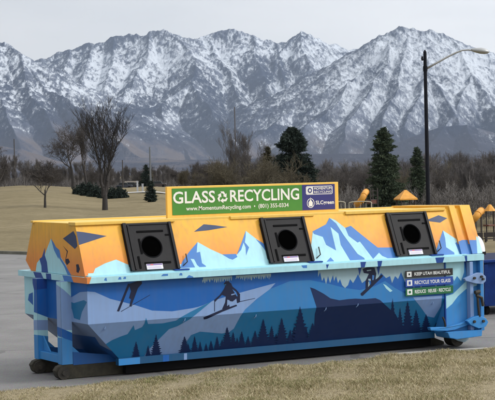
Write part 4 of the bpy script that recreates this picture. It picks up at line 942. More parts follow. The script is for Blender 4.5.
# dark juniper row on the left rise
def shrub(base, rx, ry, H, seed, m, label, name='shrub', n=2600, q=.09, group=None):
    rr = np.random.default_rng(seed); o = empty(name, base, label, 'shrub', group)
    u = rr.normal(0, 1, (n, 3)); u /= np.linalg.norm(u, axis=1)[:, None]; rad = rr.uniform(.55, 1, n)[:, None]*(1+.14*np.sin(u[:, :1]*7+seed)+.1*np.sin(u[:, 1:2]*11))
    c = u*rad*np.array([rx, ry, H]); c[:, 2] = np.abs(c[:, 2])
    a = rr.normal(0, 1, (n, 3)); a /= np.linalg.norm(a, axis=1)[:, None]; b = np.cross(a, rr.normal(0, 1, (n, 3))); b /= np.linalg.norm(b, axis=1)[:, None]
    s_ = rr.uniform(.5, 1.2, n)[:, None]*q
    V = np.stack([c-a*s_, c-b*s_*.5, c+a*s_, c+b*s_*.5], 1).reshape(-1, 3)
    np_mesh('foliage', V, np.arange(len(V)).reshape(-1, 4), m, parent=o, smooth_=False)
    mb = MB(); mb.tube([(0, 0, -.1), (0, 0, H*.6)], [.05, .02], 6); st = mb.build('stem', bark_d); st.parent = o
    return o
for i, (px, d, rx, H, lab) in enumerate(((82, 126, .75, .95, 'leftmost low dark juniper shrub of the row on the rise'), (90, 124, .8, 1.0, 'low dark juniper shrub second from the left in the row'), (98, 122, .85, .95, 'low dark juniper shrub just left of the tallest bare tree'), (107, 120, .85, .85, 'low dark juniper shrub directly behind the tallest bare tree'), (116, 119, .8, .85, 'low dark juniper shrub right of the tallest bare tree'), (122, 119, .5, .65, 'smallest dark juniper shrub at the right end of the row'))):
    y = np.interp(px, [80, 90, 100, 110, 124], [189, 191, 193, 194.5, 193]); b = at(px, float(y), d); shrub((b.x, b.y, gz(b.x, b.y)-.05), rx, .6, H, i+1, spr_d, lab, group='juniper shrubs on the rise')
# pale dry brush beyond the playground
def brush():
    rr = np.random.default_rng(21); n = 95000; px = rr.uniform(330, 830, n); d = rr.uniform(130, 146, n); s = (px-247.5)/F_PX*d
    z0 = gz_sd(s, d); top = 2.95*(1+.12*np.sin(px*.31)+.10*np.sin(px*.83+1)+.07*np.sin(px*1.9))*rr.uniform(.85, 1.05, n)
    zc = z0+top*rr.uniform(.05, 1, n)**.6; l = rr.normal(0, .16, (n, 2)); w_ = rr.uniform(.010, .022, n); up_ = rr.uniform(.05, .4, n)
    P0 = cam_to_world(s, d, zc); P1 = cam_to_world(s+l[:, 0], d+l[:, 1], zc+up_); a = rr.uniform(0, np.pi, n); wx = np.stack([np.cos(a)*w_, np.sin(a)*w_, 0*a], -1)
    V = np.stack([P0-wx, P0+wx, P1+wx*.5, P1-wx*.5], 1).reshape(-1, 3)
    tag(np_mesh('dry_brush', V, np.arange(len(V)).reshape(-1, 4), mat('dry brush stems', (.080, .073, .069), .9, rgb2=(.140, .128, .120), vscale=.35), smooth_=False), kind='stuff')
brush()
# ------------------------------------------------------------------ street lamp and poles
galv = mat('galvanised grey', (.36, .37, .37), .45, .5); polem = mat('dark painted pole', (.006, .007, .012), .6, var=.3, vscale=4, spec=.15)
def street_lamp():
    d = 75; b = at(428.2, 205, d); b.z = gz(b.x, b.y); top = at(424.3, 52, d); H = top.z-b.z
    o = empty('street_lamp', b, 'tall dark street lamp pole with a curved grey arm and cobra-head light', 'street lamp')
    mb = MB(); mb.tube([(0, 0, -.2), (0, 0, H)], [.105, .078], 14); mb.tube([(0, 0, H), (0, 0, H+.09)], [.07, .02], 10); mb.tube([(0, 0, -.1), (0, 0, .5)], [.17, .15], 12); mb.build('pole', polem, None, smooth_=False).parent = o
    hz = at(424.6, 69, d).z-b.z
    mb = MB(); mb.tube([(0, 0, H-.38), (-.22, .0, H-.33)], .03, 8); mb.tube([(-.16, 0, H-.42), (-.16, 0, H-.22)], .045, 8); mb.tube([(0, 0, hz-.12), (0, 0, hz+.12)], .105, 14); mb.build('bracket', polem).parent = o
    R = Vector(RT0); pts = [(.05, hz), (.55, hz+.27), (1.05, hz+.53), (1.45, hz+.72), (1.75, hz+.82), (2.05, hz+.84), (2.25, hz+.80)]
    mb = MB(); mb.tube([R*x+Vector((0, 0, z)) for x, z in pts], [.05, .048, .045, .042, .04, .038, .036], 10); mb.build('arm', galv, smooth_=True).parent = o
    # cobra head: lofted housing with a glass bowl below
    mb = MB(); c0 = R*2.15+Vector((0, 0, hz+.83)); ax = (R*.99+Vector((0, 0, -.14))).normalized(); sd = ax.cross(Vector((0, 0, 1))).normalized(); upv = sd.cross(ax)
    rings = []; prof = [(0, .04, .045), (.08, .07, .08), (.25, .12, .125), (.45, .18, .16), (.62, .19, .15), (.78, .14, .11), (.88, .03, .02)]
    n = 14
    for t, w_, h in prof:
        bi = len(mb.v)
        for k in range(n):
            a = 2*PI*k/n; zz_ = math.sin(a); mb.v.append(tuple(c0+ax*t+sd*(w_*math.cos(a))+upv*(h*zz_*(1 if zz_ > 0 else .8))))
        rings.append(bi)
    for a, b_ in zip(rings, rings[1:]):
        for k in range(n): mb.f.append((a+k, a+(k+1) % n, b_+(k+1) % n, b_+k)); mb.m.append(0)
    mb.f.append(tuple(rings[0]+k for k in range(n))); mb.m.append(0); mb.f.append(tuple(rings[-1]+k for k in range(n))); mb.m.append(0)
    hd = mb.build('lamp_head', galv, smooth_=True, fix=True); hd.parent = o
    mb = MB(); cb = c0+ax*.55-upv*.03
    R_ = [(1.25, -.03), (1.15, -.09), (.8, -.17), (.05, -.21)]; rr = []
    for s_, dz in R_:
        bi = len(mb.v)
        for k in range(n): a = 2*PI*k/n; mb.v.append(tuple(cb+ax*(.2*s_*math.cos(a))+sd*(.13*s_*math.sin(a))+upv*dz))
        rr.append(bi)
    for a, b_ in zip(rr, rr[1:]):
        for k in range(n): mb.f.append((a+k, a+(k+1) % n, b_+(k+1) % n, b_+k)); mb.m.append(0)
    mb.build('glass_bowl', mat('lamp bowl', (.42, .40, .34), .25), hd, smooth_=True, fix=True)
    mb = MB(); q = c0+ax*.42+upv*.11; mb.tube([q, q+upv*.09], .035, 8); mb.build('photocell', polem, hd)
street_lamp()
wood = mat('weathered pole wood', (.05, .043, .038), .9, var=.3, vscale=6)
def util_pole(px, ytop, d, rad, label, m=wood, arms=0, name='utility_pole'):
    b = stand(px, d); H = at(px, ytop, d).z-b.z; o = empty(name, b, label, 'utility pole')
    mb = MB(); mb.tube([(0, 0, -.2), (0, 0, H)], [rad*1.2, rad*.8], 8); mb.build('pole', m).parent = o
    for k in range(arms):
        mb = MB(); z = H-.5-k*.9; mb.obox(Vector((0, 0, z)), Vector(RT0)*.45, FH*.05, Vector((0, 0, .05))); mb.tube([Vector((0, 0, z))+RT0*.38, Vector((0, 0, z+.22))+RT0*.38], .03, 6); mb.tube([Vector((0, 0, z))-RT0*.38, Vector((0, 0, z+.22))-RT0*.38], .03, 6)
        mb.build('crossarm', m).parent = o
util_pole(14.8, 139, 170, .06, 'thin utility pole at the far left above the thicket')
util_pole(150.3, 147, 160, .09, 'grey metal pole rising behind the small evergreen', m=mat('grey pole', (.12, .13, .14), .6))
util_pole(236, 107, 150, .055, 'tall thin pole above the green sign', m=mat('grey brown pole', (.09, .08, .08), .8))
util_pole(122.6, 160, 180, .07, 'short thin pole between the tallest bare tree and the white posts')

# ------------------------------------------------------------------ path and small things beyond the lawn
def strip(name, pts, wd, m, h=.03):
    mb = MB(); P = []
    for px, py, d in pts:
        q = at(px, py, d); P.append(Vector((q.x, q.y, gz(q.x, q.y))))
    for a, b in zip(P, P[1:]):
        n = 6
        for k in range(n):
            p, q = a.lerp(b, k/n), a.lerp(b, (k+1)/n); p.z, q.z = gz(p.x, p.y)+h, gz(q.x, q.y)+h
            f = lambda v: Vector((v.x+FH.x*wd, v.y+FH.y*wd, gz(v.x+FH.x*wd, v.y+FH.y*wd)+h))
            mb.face([p, q, f(q), f(p)])
    return tag(mb.build(name, m), kind='structure')
strip('path', [(104, 189, 128), (125, 190, 130), (150, 192, 128), (175, 194, 124), (200, 195, 122)], 2.2, mat('pale path concrete', (.45, .44, .42), .9, var=.15, vscale=.8), .05)
whp = mat('white painted wood', (.42, .43, .45), .8)
for i, (px, lab) in enumerate(((137, 'left white post by the pale path'), (142.2, 'right white post by the pale path'))):
    b = stand(px, 132); o = empty('marker_post', b, lab, 'post', 'white posts by the path')
    h = [.85, .6][i]
    mb = MB(); mb.obox((0, 0, h/2), RT0*.07, FH*.07, (0, 0, h/2)); mb.build('post', whp, bevel=.01).parent = o
    mb = MB(); mb.obox((0, 0, h+.03), RT0*.09, FH*.09, (0, 0, .03)); mb.build('cap', whp).parent = o
def shed(px, d, wd, h, lab, wall, roofm, name='shed'):
    b = stand(px, d); o = empty(name, b, lab, 'building'); o.rotation_euler.z = -YAW
    mb = MB(); mb.box((-wd/2, 0, 0), (wd/2, wd*.6, h)); mb.build('wall', wall).parent = o
    mb = MB(); mb.extrude_poly([(-wd/2-.2, -.3, h), (-wd/2-.2, wd*.6+.3, h), (-wd/2-.2, wd*.3, h+wd*.16)], (wd+.4, 0, 0)); mb.build('roof', roofm, fix=True).parent = o
    mb = MB()
    for x in (-.3, .15): mb.box((wd*x, -.02, h*.3), (wd*(x+.15), .01, h*.75))
    mb.build('window', mat('dark window', (.02, .02, .025), .2)).parent = o
    mb = MB(); mb.box((-wd*.08, -.03, 0), (wd*.06, .01, h*.72)); mb.build('door', mat('shed door', (.09, .08, .07), .7)).parent = o
shed(131, 224, 1.5, .8, 'small tan-roofed shed beyond the path left of the white posts', mat('brown wall', (.05, .043, .04), .8), mat('tan roof', (.11, .095, .075), .8))
shed(349, 215, 4.6, 2.9, 'white-roofed house showing between the trees right of the sign', mat('grey wall', (.32, .33, .35), .8), mat('snowy roof', (.72, .74, .78), .7), name='house')
shed(402, 205, 2.0, 3.2, 'tiny pale house gable above the yellow play tower roof', mat('pale wall', (.35, .36, .38), .8), mat('pale roof', (.5, .54, .6), .7), name='house')
def car(px, d, rgb, lab):
    b = stand(px, d); o = empty('parked_car', b, lab, 'car', 'cars parked beyond the park'); o.rotation_euler.z = -YAW
    mb = MB(); mb.extrude_poly([(-1.1, -.5, .18), (1.1, -.5, .18), (1.13, -.5, .42), (.95, -.5, .5), (-1.0, -.5, .52), (-1.13, -.5, .42)], (0, 1.0, 0)); mb.build('body', mat('car paint '+lab[:5], rgb, .3), fix=True, bevel=.03).parent = o
    mb = MB(); mb.extrude_poly([(-.8, -.44, .5), (.6, -.44, .5), (.35, -.44, .82), (-.6, -.44, .84)], (0, .88, 0)); mb.build('cabin', mat('car glass '+lab[:5], (.02, .025, .03), .15), fix=True, bevel=.02).parent = o
    for x in (-.68, .68):
        mb = MB(); mb.tube([(x, -.52, .18), (x, .52, .18)], .18, 14); mb.build('wheel', dark_m).parent = o
car(124, 218, (.03, .035, .05), 'dark parked car left of the white posts'); car(131.5, 220, (.02, .02, .024), 'black parked car just left of the white posts'); car(158, 219, (.04, .03, .03), 'dark parked car right of the small evergreen')

# ------------------------------------------------------------------ playground
yel = mat('playground yellow plastic', srgb(206, 144, 50), .6, var=.2, vscale=2); brn = mat('playground dark posts', (.03, .022, .02), .6); redb = mat('playground brown panel', (.11, .035, .02), .6)
creamt = mat('cream tube rail', (.36, .33, .25), .6)
def tower():
    b = stand(405, 108); z = lambda y: at(405, y, 108).z-b.z; o = empty('play_tower', b, 'play tower with a yellow pyramid roof on dark posts', 'playground tower'); o.rotation_euler.z = -YAW+.25
    e, t = z(198.6), z(190); w_ = .63; 
    mb = MB(); q = [(-w_, -w_, e), (w_, -w_, e), (w_, w_, e), (-w_, w_, e)]; c = .10; q2 = [(x*c, y*c, t) for x, y, _ in q]
    for i in range(4): j = (i+1) % 4; mb.face([q[i], q[j], q2[j], q2[i]]); mb.face([(q[i][0], q[i][1], e-.09), (q[j][0], q[j][1], e-.09), q[j], q[i]])
    mb.face(q2); mb.face([(x, y, e-.09) for x, y, _ in q][::-1]); mb.build('roof', yel).parent = o
    for x in (-.48, .48):
        for y in (-.48, .48):
            mb = MB(); mb.tube([(x, y, 0), (x, y, e-.02)], .06, 8); mb.build('post', brn).parent = o
    mb = MB(); mb.box((-.55, -.55, 1.0), (.55, .55, 1.1)); mb.build('deck', redb).parent = o
    mb = MB()
    for k in range(7): mb.tube([(-.42+k*.14, -.5, 1.1), (-.42+k*.14, -.5, 1.8)], .018, 6)
    mb.tube([(-.48, -.5, 1.8), (.48, -.5, 1.8)], .025, 6); mb.build('railing', brn).parent = o
tower()
def tube_slide(px0, py0, px1, py1, d, rad, lab, seg=12):
    """enclosed slide curving down from its deck"""
    a, c = at(px0, py0, d), at(px1, py1, d); b = Vector((a.x, a.y, gz(a.x, a.y))); o = empty('tube_slide', b, lab, 'slide')
    P = []
    for k in range(seg+1):
        t = k/seg; p = a.lerp(c, t); p.z = a.z+(c.z-a.z)*(t*t*(3-2*t)); p += Vector(FH)*(-.9*math.sin(t*PI)); P.append(p-b)
    mb = MB(); mb.tube(P, [rad*(1.0+(.06 if k % 2 else 0)) for k in range(seg+1)], 18, cap=False); s = mb.build('tube', yel, smooth_=True); s.parent = o
    mb = MB()
    for k in (0, 4, 8, seg):
        t = (P[min(k+1, seg)]-P[max(k-1, 0)]).normalized(); mb.tube([P[k]-t*.04, P[k]+t*.04], rad*1.15, 18)
    mb.build('flange', yel).parent = s
    mb = MB(); mb.tube([(P[0].x, P[0].y, 0), (P[0].x, P[0].y, P[0].z)], .05, 8); mb.tube([(P[6].x, P[6].y, -.1), (P[6].x, P[6].y, P[6].z)], .04, 8); mb.build('support_post', brn).parent = o
tube_slide(366, 192, 357, 204, 104, .19, 'yellow tube slide between the sign and the yellow play tower')
tube_slide(481, 211, 467, 222, 104, .22, 'yellow tube slide above the right end of the container')
def climber():
    b = stand(371, 105); o = empty('climbing_frame', b, 'dark upright climbing frame beside the yellow tube slide', 'climbing frame'); z = lambda y: at(371, y, 105).z-b.z
    for x in (-.28, .28):
        for y in (-.28, .28):
            mb = MB(); mb.tube([(x, y, 0), (x, y, z(188.5))], .045, 8); mb.build('post', brn).parent = o
    mb = MB()
    for k in range(6): mb.tube([(-.28, -.28, z(191)-.0-k*.28), (.28, -.28, z(191)-k*.28)], .02, 6)
    mb.build('rung', brn).parent = o
    mb = MB(); mb.box((-.3, -.26, z(204)), (.3, .26, z(200))); mb.build('panel', redb).parent = o
climber()
for i, (x0, x1, lab) in enumerate(((329, 345, 'cream arched play bar nearest the sign'), (349, 371.5, 'cream arched play bar under the yellow tube slide'))):
    d = 102; b = stand((x0+x1)/2, d); o = empty('arch_bar', b, lab, 'play bar', 'cream arched play bars')
    a, c = at(x0, 203, d)-b, at(x1, 203, d)-b; a.z = c.z = 0; h = at(x0, 203, d).z-b.z; P = []
    for t in (0, .25, .4, .5): P.append(Vector((a.x, a.y, h*t*2)))
    for k in range(9): t = k/8; q = a.lerp(c, .5-.5*math.cos(t*PI)*.98); q.z = h+.0+math.sin(t*PI)*.08; P.append(q)
    for t in (.5, .25, 0): P.append(Vector((c.x, c.y, h*t*2)))
    mb = MB(); mb.tube(P, .035, 8); mb.build('rail', creamt, smooth_=True).parent = o
    mb = MB()
    for k in range(1, 4): q = a.lerp(c, k/4); mb.tube([(q.x, q.y, 0), (q.x, q.y, h*.98)], .018, 6)
    mb.build('bar', creamt).parent = o
def crawl_dome():
    b = stand(489, 106); o = empty('play_roof', b, 'small yellow roof cone right of the right-hand tube slide', 'playground roof'); z = lambda y: at(489, y, 106).z-b.z
    mb = MB(); mb.tube([(0, 0, z(211)), (0, 0, z(204.5))], [.42, .08], 8); mb.build('roof', yel).parent = o
    for x in (-.3, .3): mb = MB(); mb.tube([(x, 0, 0), (x, 0, z(211))], .05, 8); mb.build('post', brn).parent = o
    mb = MB(); mb.box((-.35, -.3, 1.0), (.35, .3, 1.1)); mb.build('deck', redb).parent = o
crawl_dome()
for i, (px, lab) in enumerate(((474, 'dark park bench below the right-hand tube slide'), (491, 'dark park bench at the right edge of the photo'))):
    b = stand(px, 99); o = empty('park_bench', b, lab, 'bench', 'benches by the playground'); o.rotation_euler.z = -YAW
    mb = MB(); mb.box((-.5, -.2, .38), (.5, .2, .44)); mb.build('seat', brn).parent = o
    mb = MB(); mb.box((-.5, .2, .5), (.5, .24, .8)); mb.build('backrest', brn).parent = o
    for x in (-.42, .42): mb = MB(); mb.box((x-.03, -.18, 0), (x+.03, .22, .5)); mb.build('leg', brn).parent = o
def fence(px0, px1, d, h, lab, step=2.4):
    a, c = stand(px0, d), stand(px1, d); n = int((c-a).length/step); o = empty('fence', a, lab, 'fence')
    for k in range(n+1):
        p = a.lerp(c, k/n)-a; z0 = gz(a.x+p.x, a.y+p.y)-a.z; mb = MB(); mb.tube([(p.x, p.y, z0), (p.x, p.y, z0+h+.06)], .045, 6); mb.build('post', brn).parent = o
    mb = MB()
    for zz_ in (.15, h-.05): mb.tube([(0, 0, zz_), tuple(c-a+Vector((0, 0, zz_)))], .02, 5)
    m_ = int((c-a).length/.16)
    for k in range(m_): p = (c-a)*(k/m_); mb.tube([(p.x, p.y, p.z+.1), (p.x, p.y, p.z+h)], .010, 4, cap=False)
    mb.build('picket_panel', brn).parent = o
fence(318, 720, 118, 2.15, 'dark metal picket fence behind the playground')

# ------------------------------------------------------------------ blue dumpster and the white-domed bin at the right
blu = mat('dark blue dumpster paint', (.004, .024, .13), .6, spec=.15, var=.3, vscale=3, bump=.2)
def dumpster():
    o = empty('dumpster', (9.05, 3.75, 0), 'dark blue steel dumpster at the right edge behind the container', 'dumpster')
    h = .93
    mb = MB(); mb.hexa([(.12, .08, .16), (2.3, .08, .16), (2.3, 1.5, .16), (.12, 1.5, .16), (0, 0, h), (2.4, 0, h), (2.4, 1.6, h), (0, 1.6, h)]); mb.build('body', blu, bevel=.01).parent = o
    for x in (.06, .55, 1.1, 1.65, 2.2): mb = MB(); mb.hexa([(x+.06, .03, .2), (x+.12, .03, .2), (x+.12, .1, .2), (x+.06, .1, .2), (x, -.05, h-.03), (x+.08, -.05, h-.03), (x+.08, .05, h-.03), (x, .05, h-.03)]); mb.build('rib', blu).parent = o
    mb = MB(); mb.box((-.05, -.06, h), (2.45, .04, h+.05)); mb.box((-.05, .04, h), (.05, 1.66, h+.05)); mb.box((.05, 1.56, h), (2.45, 1.66, h+.05)); mb.build('rim', blu, bevel=.01).parent = o
    mb = MB(); mb.hexa([(.05, .04, h+.01), (2.4, .04, h+.01), (2.4, 1.56, h+.03), (.05, 1.56, h+.03), (.05, .04, h+.03), (2.4, .04, h+.03), (2.4, 1.56, h+.06), (.05, 1.56, h+.06)]); mb.build('lid', mat('dumpster lid', (.008, .014, .05), .7, spec=.15)).parent = o
    for x in (.3, 2.1):
        for y in (.25, 1.35): mb = MB(); mb.tube([(x-.04, y, .08), (x+.04, y, .08)], .08, 14); mb.build('wheel', dark_m).parent = o
dumpster()
def dome_bin():
    c = at(475.6, 247, 26.2); o = empty('waste_bin', (c.x, c.y, 0), 'white dome-topped bin peeking out behind the right end of the container', 'waste bin')
    zt = at(477, 235, 26.2).z; R_ = .155; zc = zt-.27
    mb = MB(); n = 24; rr = []
    for k in range(9):
        a = k/8*PI/2*.98; bi = len(mb.v); rad = R_*math.cos(a); z = zc+.27*math.sin(a)
        for j in range(n): an = 2*PI*j/n; mb.v.append((rad*math.cos(an), rad*math.sin(an), z))
        rr.append(bi)
    for a, b in zip(rr, rr[1:]):
        for j in range(n): mb.f.append((a+j, a+(j+1) % n, b+(j+1) % n, b+j)); mb.m.append(0)
    mb.f.append(tuple(rr[-1]+j for j in range(n))); mb.m.append(0)
    d_ = mb.build('dome_lid', mat('white dome plastic', (.78, .79, .80), .35), smooth_=True); d_.parent = o
    mb = MB(); mb.tube([(0, 0, zc-.05), (0, 0, zc)], R_+.012, 24); mb.build('black_rim', dark_m).parent = o
    mb = MB(); mb.tube([(0, 0, 0), (0, 0, .02), (0, 0, zc-.05)], [R_-.05, R_-.04, R_-.03], 24); mb.build('drum', mat('drum grey', (.25, .27, .30), .5)).parent = o
dome_bin()

# ------------------------------------------------------------------ mountains
def grad_noise(x, y, seed):
    xi, yi = np.floor(x).astype(np.int64), np.floor(y).astype(np.int64); xf, yf = x-xi, y-yi
    def g(ix, iy):
        h = (ix*374761393+iy*668265263+seed*974634777) & 0xffffffff; h = ((h ^ (h >> 13))*1274126177) & 0xffffffff; h = h ^ (h >> 16)
        a = h/4294967295*2*np.pi; return np.cos(a), np.sin(a)
    u, v = xf*xf*xf*(xf*(xf*6-15)+10), yf*yf*yf*(yf*(yf*6-15)+10)
    def dot(ix, iy, fx, fy): a, b = g(ix, iy); return a*fx+b*fy
    n00, n10, n01, n11 = dot(xi, yi, xf, yf), dot(xi+1, yi, xf-1, yf), dot(xi, yi+1, xf, yf-1), dot(xi+1, yi+1, xf-1, yf-1)
    return (n00*(1-u)+n10*u)*(1-v)+(n01*(1-u)+n11*u)*v
def fbm(x, y, sc, oct_, seed, ridged=False, gain=.5):
    o = 0; a = 1; f = 1/sc; t = 0
    for k in range(oct_):
        n = grad_noise(x*f+k*17.3, y*f-k*9.1, seed+k)
        o = o+a*((1-2.2*np.abs(n)) if ridged else n*1.5); t += a; a *= gain; f *= 2.03
    return o/t
RIDGES = [  # (photo column, photo row, km) along each crest; last value is the flank slope
 ([(-90,44,11.0),(-50,40,11.0),(-20,46,11.0),(0,60,11.0),(22,62,11.2),(41,62,11.2),(55,57,11.3),(71,51,11.3),(82,47.5,11.3),(96,45,11.3),(108,45,11.4),(118,40,11.4),(130,36.5,11.4),(142,38.7,11.4),(150,36,11.4),(164,33.7,11.4),(182,38.7,11.4),(194,43.6,11.4),(204,40,11.6),(211,37,11.6),(224,34.3,11.6),(233,33.7,11.6),(250,36,11.6),(261,41.4,11.6),(273,41.4,11.6),(282,40.6,11.6),(291,36.5,11.6),(299,34.6,11.6),(309,39,11.7),(320,47,11.8),(328,50,12),(336,48,12.2),(347,51,12.2),(358,54,12.2),(420,60,12.4)], .80),
 ([(-80,60,9.6),(-40,42,9.6),(-10,40,9.6),(0,47,9.5),(10,46,9.5),(22,58,9.3),(41,84,9.0),(69,103,8.7),(95,124,8.3),(130,152,7.9),(165,178,7.5)], .85),
 ([(0,47,9.5),(-5,80,8.9),(5,115,8.3),(20,150,7.7)], .8), ([(22,58,9.3),(30,95,8.7),(50,125,8.2),(70,160,7.6)], .9),
 ([(96,45,11.3),(88,70,10.7),(80,95,10.2),(100,120,9.7)], 1.0), ([(118,40,11.4),(112,70,10.7),(104,92,10.3)], 1.1), ([(71,51,11.3),(66,72,10.8),(76,95,10.3)], 1.1),
 ([(150,35,11.4),(146,60,10.9),(132,85,10.4),(116,104,10.0)], 1.0),
 ([(164,33.7,11.4),(182,44,11.1),(196,62,10.7),(189,86,10.2),(160,104,9.9),(131,116,9.6),(110,132,9.2),(120,150,8.7)], .95),
 ([(189,86,10.2),(205,102,9.8),(220,124,9.3),(235,150,8.8)], 1.0), ([(160,104,9.9),(165,125,9.4),(185,150,8.8),(200,168,8.4)], .95),
 ([(131,116,9.6),(142,138,9.0),(160,160,8.4)], .8),
 ([(211,38,11.6),(216,60,11.1),(232,80,10.6),(240,104,10.1),(255,125,9.6)], 1.0), ([(250,36,11.6),(256,62,11.0),(268,85,10.5),(262,110,10.0),(240,130,9.5),(225,150,9.0)], .95),
 ([(273,41.4,11.6),(280,66,11.0),(290,88,10.5)], 1.0), ([(299,34.6,11.6),(300,52,11.2),(312,72,10.8),(300,92,10.4)], 1.05), ([(291,36.5,11.6),(276,62,11.1),(272,80,10.7)], 1.1),
 ([(286,118,9.2),(306,100,9.4),(330,78,9.6),(345,66,9.8),(358,54.5,9.9),(370,47.5,10),(376,43,10),(392.5,33.4,10),(401,28,10),(406,27,10),(412,28.4,10),(425,31.4,10),(439,36,10),(453,39,10),(464,43,10),(475,51,10),(495,61,10),(530,75,10),(600,90,10)], .80),
 ([(306,100,9.4),(285,116,9.1),(262,134,8.7),(240,155,8.2),(225,172,7.9)], .8),
 ([(376,43,10),(362,72,9.5),(340,100,9.0),(312,124,8.5),(290,146,8.1)], .95), ([(392,33,10),(388,62,9.5),(372,92,9.0),(350,120,8.5),(335,150,8.0)], .95),
 ([(412,28.4,10),(404,60,9.5),(398,90,9.0),(385,118,8.5),(370,150,8.0)], 1.0),
 ([(425,31.4,10),(431,58,9.6),(431,73,9.3),(420,98,8.9),(405,128,8.4)], 1.0), ([(431,73,9.3),(446,98,8.9),(458,125,8.5)], 1.05),
 ([(453,39,10),(466,62,9.6),(474,77,9.3),(462,100,8.9),(446,128,8.5)], 1.0), ([(474,77,9.3),(490,100,8.9),(505,125,8.5)], 1.05), ([(495,61,10),(510,90,9.4),(530,125,8.8)], 1.0),
 ([(385,160,7.0),(404,143,7.1),(425,133,7.2),(445,127,7.2),(470,126,7.2),(495,134,7.2),(530,140,7.1),(600,150,7)], .5),
 ([(445,127,7.2),(430,148,6.8),(420,162,6.5)], .5), ([(470,126,7.2),(478,150,6.7),(470,165,6.3)], .5),
 ([(590,86,10),(640,72,10),(700,52,10.2),(760,60,10.4),(830,48,10.6),(940,70,10.8)], .8), ([(700,52,10.2),(690,90,9.4),(670,130,8.6)], .9), ([(640,72,10),(620,110,9.2),(600,145,8.3)], .9), ([(760,60,10.4),(770,100,9.5),(750,140,8.6)], .9), ([(830,48,10.6),(840,95,9.6),(860,140,8.7)], .9),
 ([(-440,70,10.8),(-340,50,10.8),(-260,62,10.9),(-180,45,11),(-90,44,11.0)], .8), ([(-340,50,10.8),(-330,95,9.8),(-300,140,8.8)], .9), ([(-260,62,10.9),(-240,105,9.8),(-250,145,8.8)], .9), ([(-180,45,11),(-160,90,10),(-170,140,8.8)], .9), ([(-80,60,9.6),(-110,100,9),(-100,145,8.2)], .9),
 ([(-90,130,6.2),(-40,138,6.2),(0,146,6.1),(20,155,6.0),(45,168,5.9)], .42), ([(60,172,6.6),(95,160,6.8),(130,158,6.9),(170,160,6.9),(205,168,6.8)], .40),
]
def mountains():
    cols = np.concatenate([np.linspace(-430, -100, 130), np.linspace(-95, 590, 1150), np.linspace(595, 930, 130)]); rows = np.concatenate([np.linspace(4600, 8000, 190), np.linspace(8012, 12700, 500)])
    U, D = np.meshgrid(cols, rows); S = (U-247.5)/F_PX*D
    Z = np.full(U.shape, -1e9); NR = np.full(U.shape, 1e9)
    # domain warp so crests wander like real ones
    wx = fbm(S, D, 700, 4, 3)*95; wy = fbm(S, D, 700, 4, 9)*120
    Sx, Dx = S+wx, D+wy; k_s = 55.0; acc = np.zeros(U.shape)
    for pts, slope in RIDGES:
        P = []
        for px, py, km in pts:
            q = ray(px, py); t = km*1000; p = CAM+q*t; v = p-CAM
            P.append((v.dot(RT0), v.dot(FH), p.z))
        best = np.full(U.shape, -1e9); slope = slope*.74
        for (s0, d0, z0), (s1, d1, z1) in zip(P, P[1:]):
            L2 = (s1-s0)**2+(d1-d0)**2
            # the wander fades on the crest itself so that the skyline keeps its outline
            for (SX, DX) in ((S*.5+Sx*.5, D*.5+Dx*.5),):
                t = np.clip(((SX-s0)*(s1-s0)+(DX-d0)*(d1-d0))/L2, 0, 1); dist = np.hypot(SX-(s0+t*(s1-s0)), DX-(d0+t*(d1-d0)))
            zz_ = z0+t*(z1-z0)-slope*dist*(1-.16*np.clip(dist/900, 0, 1))
            best = np.maximum(best, zz_)
        Z = np.maximum(Z, best)
    Z = np.maximum(Z, 30+fbm(S, D, 900, 3, 40)*40)
    el = np.clip(Z/1000, 0, 1.2)
    rg = fbm(S+wx*.6, D*.55+wy*.4, 420, 6, 50, ridged=True, gain=.52); fine = fbm(S, D, 95, 4, 70, ridged=True, gain=.55); mid = fbm(S, D*.8, 190, 4, 60, ridged=True)
    amp = .55+.45*smooth(-.3, .3, fbm(S, D, 1500, 2, 33))
    Z = Z+(rg-.45)*78*amp*np.clip(el*1.6, .15, 1)+(mid-.45)*30*np.clip(el*2, .15, 1)+(fine-.4)*15*np.clip(el*2, .1, 1)
    Z = Z-12*smooth(5200, 4600, D)*10
    V = cam_to_world(S, D, Z)
    # surface slope data for the snow cover
    dS = np.gradient(Z, axis=1)/np.maximum(np.gradient(S, axis=1), 1); dD = np.gradient(Z, axis=0)/np.gradient(D, axis=0)
    face_left = dS                                   # >0: surface faces left
    lap = (np.roll(Z, 6, 1)+np.roll(Z, -6, 1)+np.roll(Z, 6, 0)+np.roll(Z, -6, 0)-4*Z)/30   # >0 gullies
    forest = .5*fbm(S, D, 650, 4, 90)+.30*fbm(S, D, 200, 4, 95)
    py = 171-(Z-2.6)/D*F_PX - (U-247.5)*.0236
    def blob(cx, cy, rx, ry, a): return a*np.exp(-(((U-cx)/rx)**2+((py-cy)/ry)**2))
    F = forest*1.45+.45*np.clip(face_left*.9, -.4, .8)+.10
    for b in ((150,104,26,7,.6),(140,112,20,6,.5),(215,100,16,14,.55),(228,120,12,14,.5),(262,76,34,9,.75),(290,72,24,8,.5),(315,84,12,8,.5),(245,90,14,10,.4),(20,100,22,20,.3),(10,80,14,12,.2),(65,118,18,12,.2),(205,80,12,8,.3),(385,84,9,9,.3),(270,100,12,8,.25),(440,145,70,13,.9),(330,118,10,8,.3),
              (108,60,22,10,-.5),(160,58,20,16,-.45),(118,78,20,10,-.35),(92,92,20,8,-.3),(232,55,16,8,-.4),(260,52,14,6,-.3),(299,55,14,6,-.35),(340,60,16,6,-.35),(400,50,40,22,-.45),(470,60,30,18,-.45),(345,100,26,22,-.4),(380,110,24,14,-.3),(455,100,30,16,-.35),(190,98,10,7,-.3),(175,118,14,8,-.3),(340,128,16,8,-.3)):
        F = F+blob(*b)
    snow = .52*smooth(.12, .52, el)+.04+np.clip(lap*.55, -.22, .25)-F*.78-.03
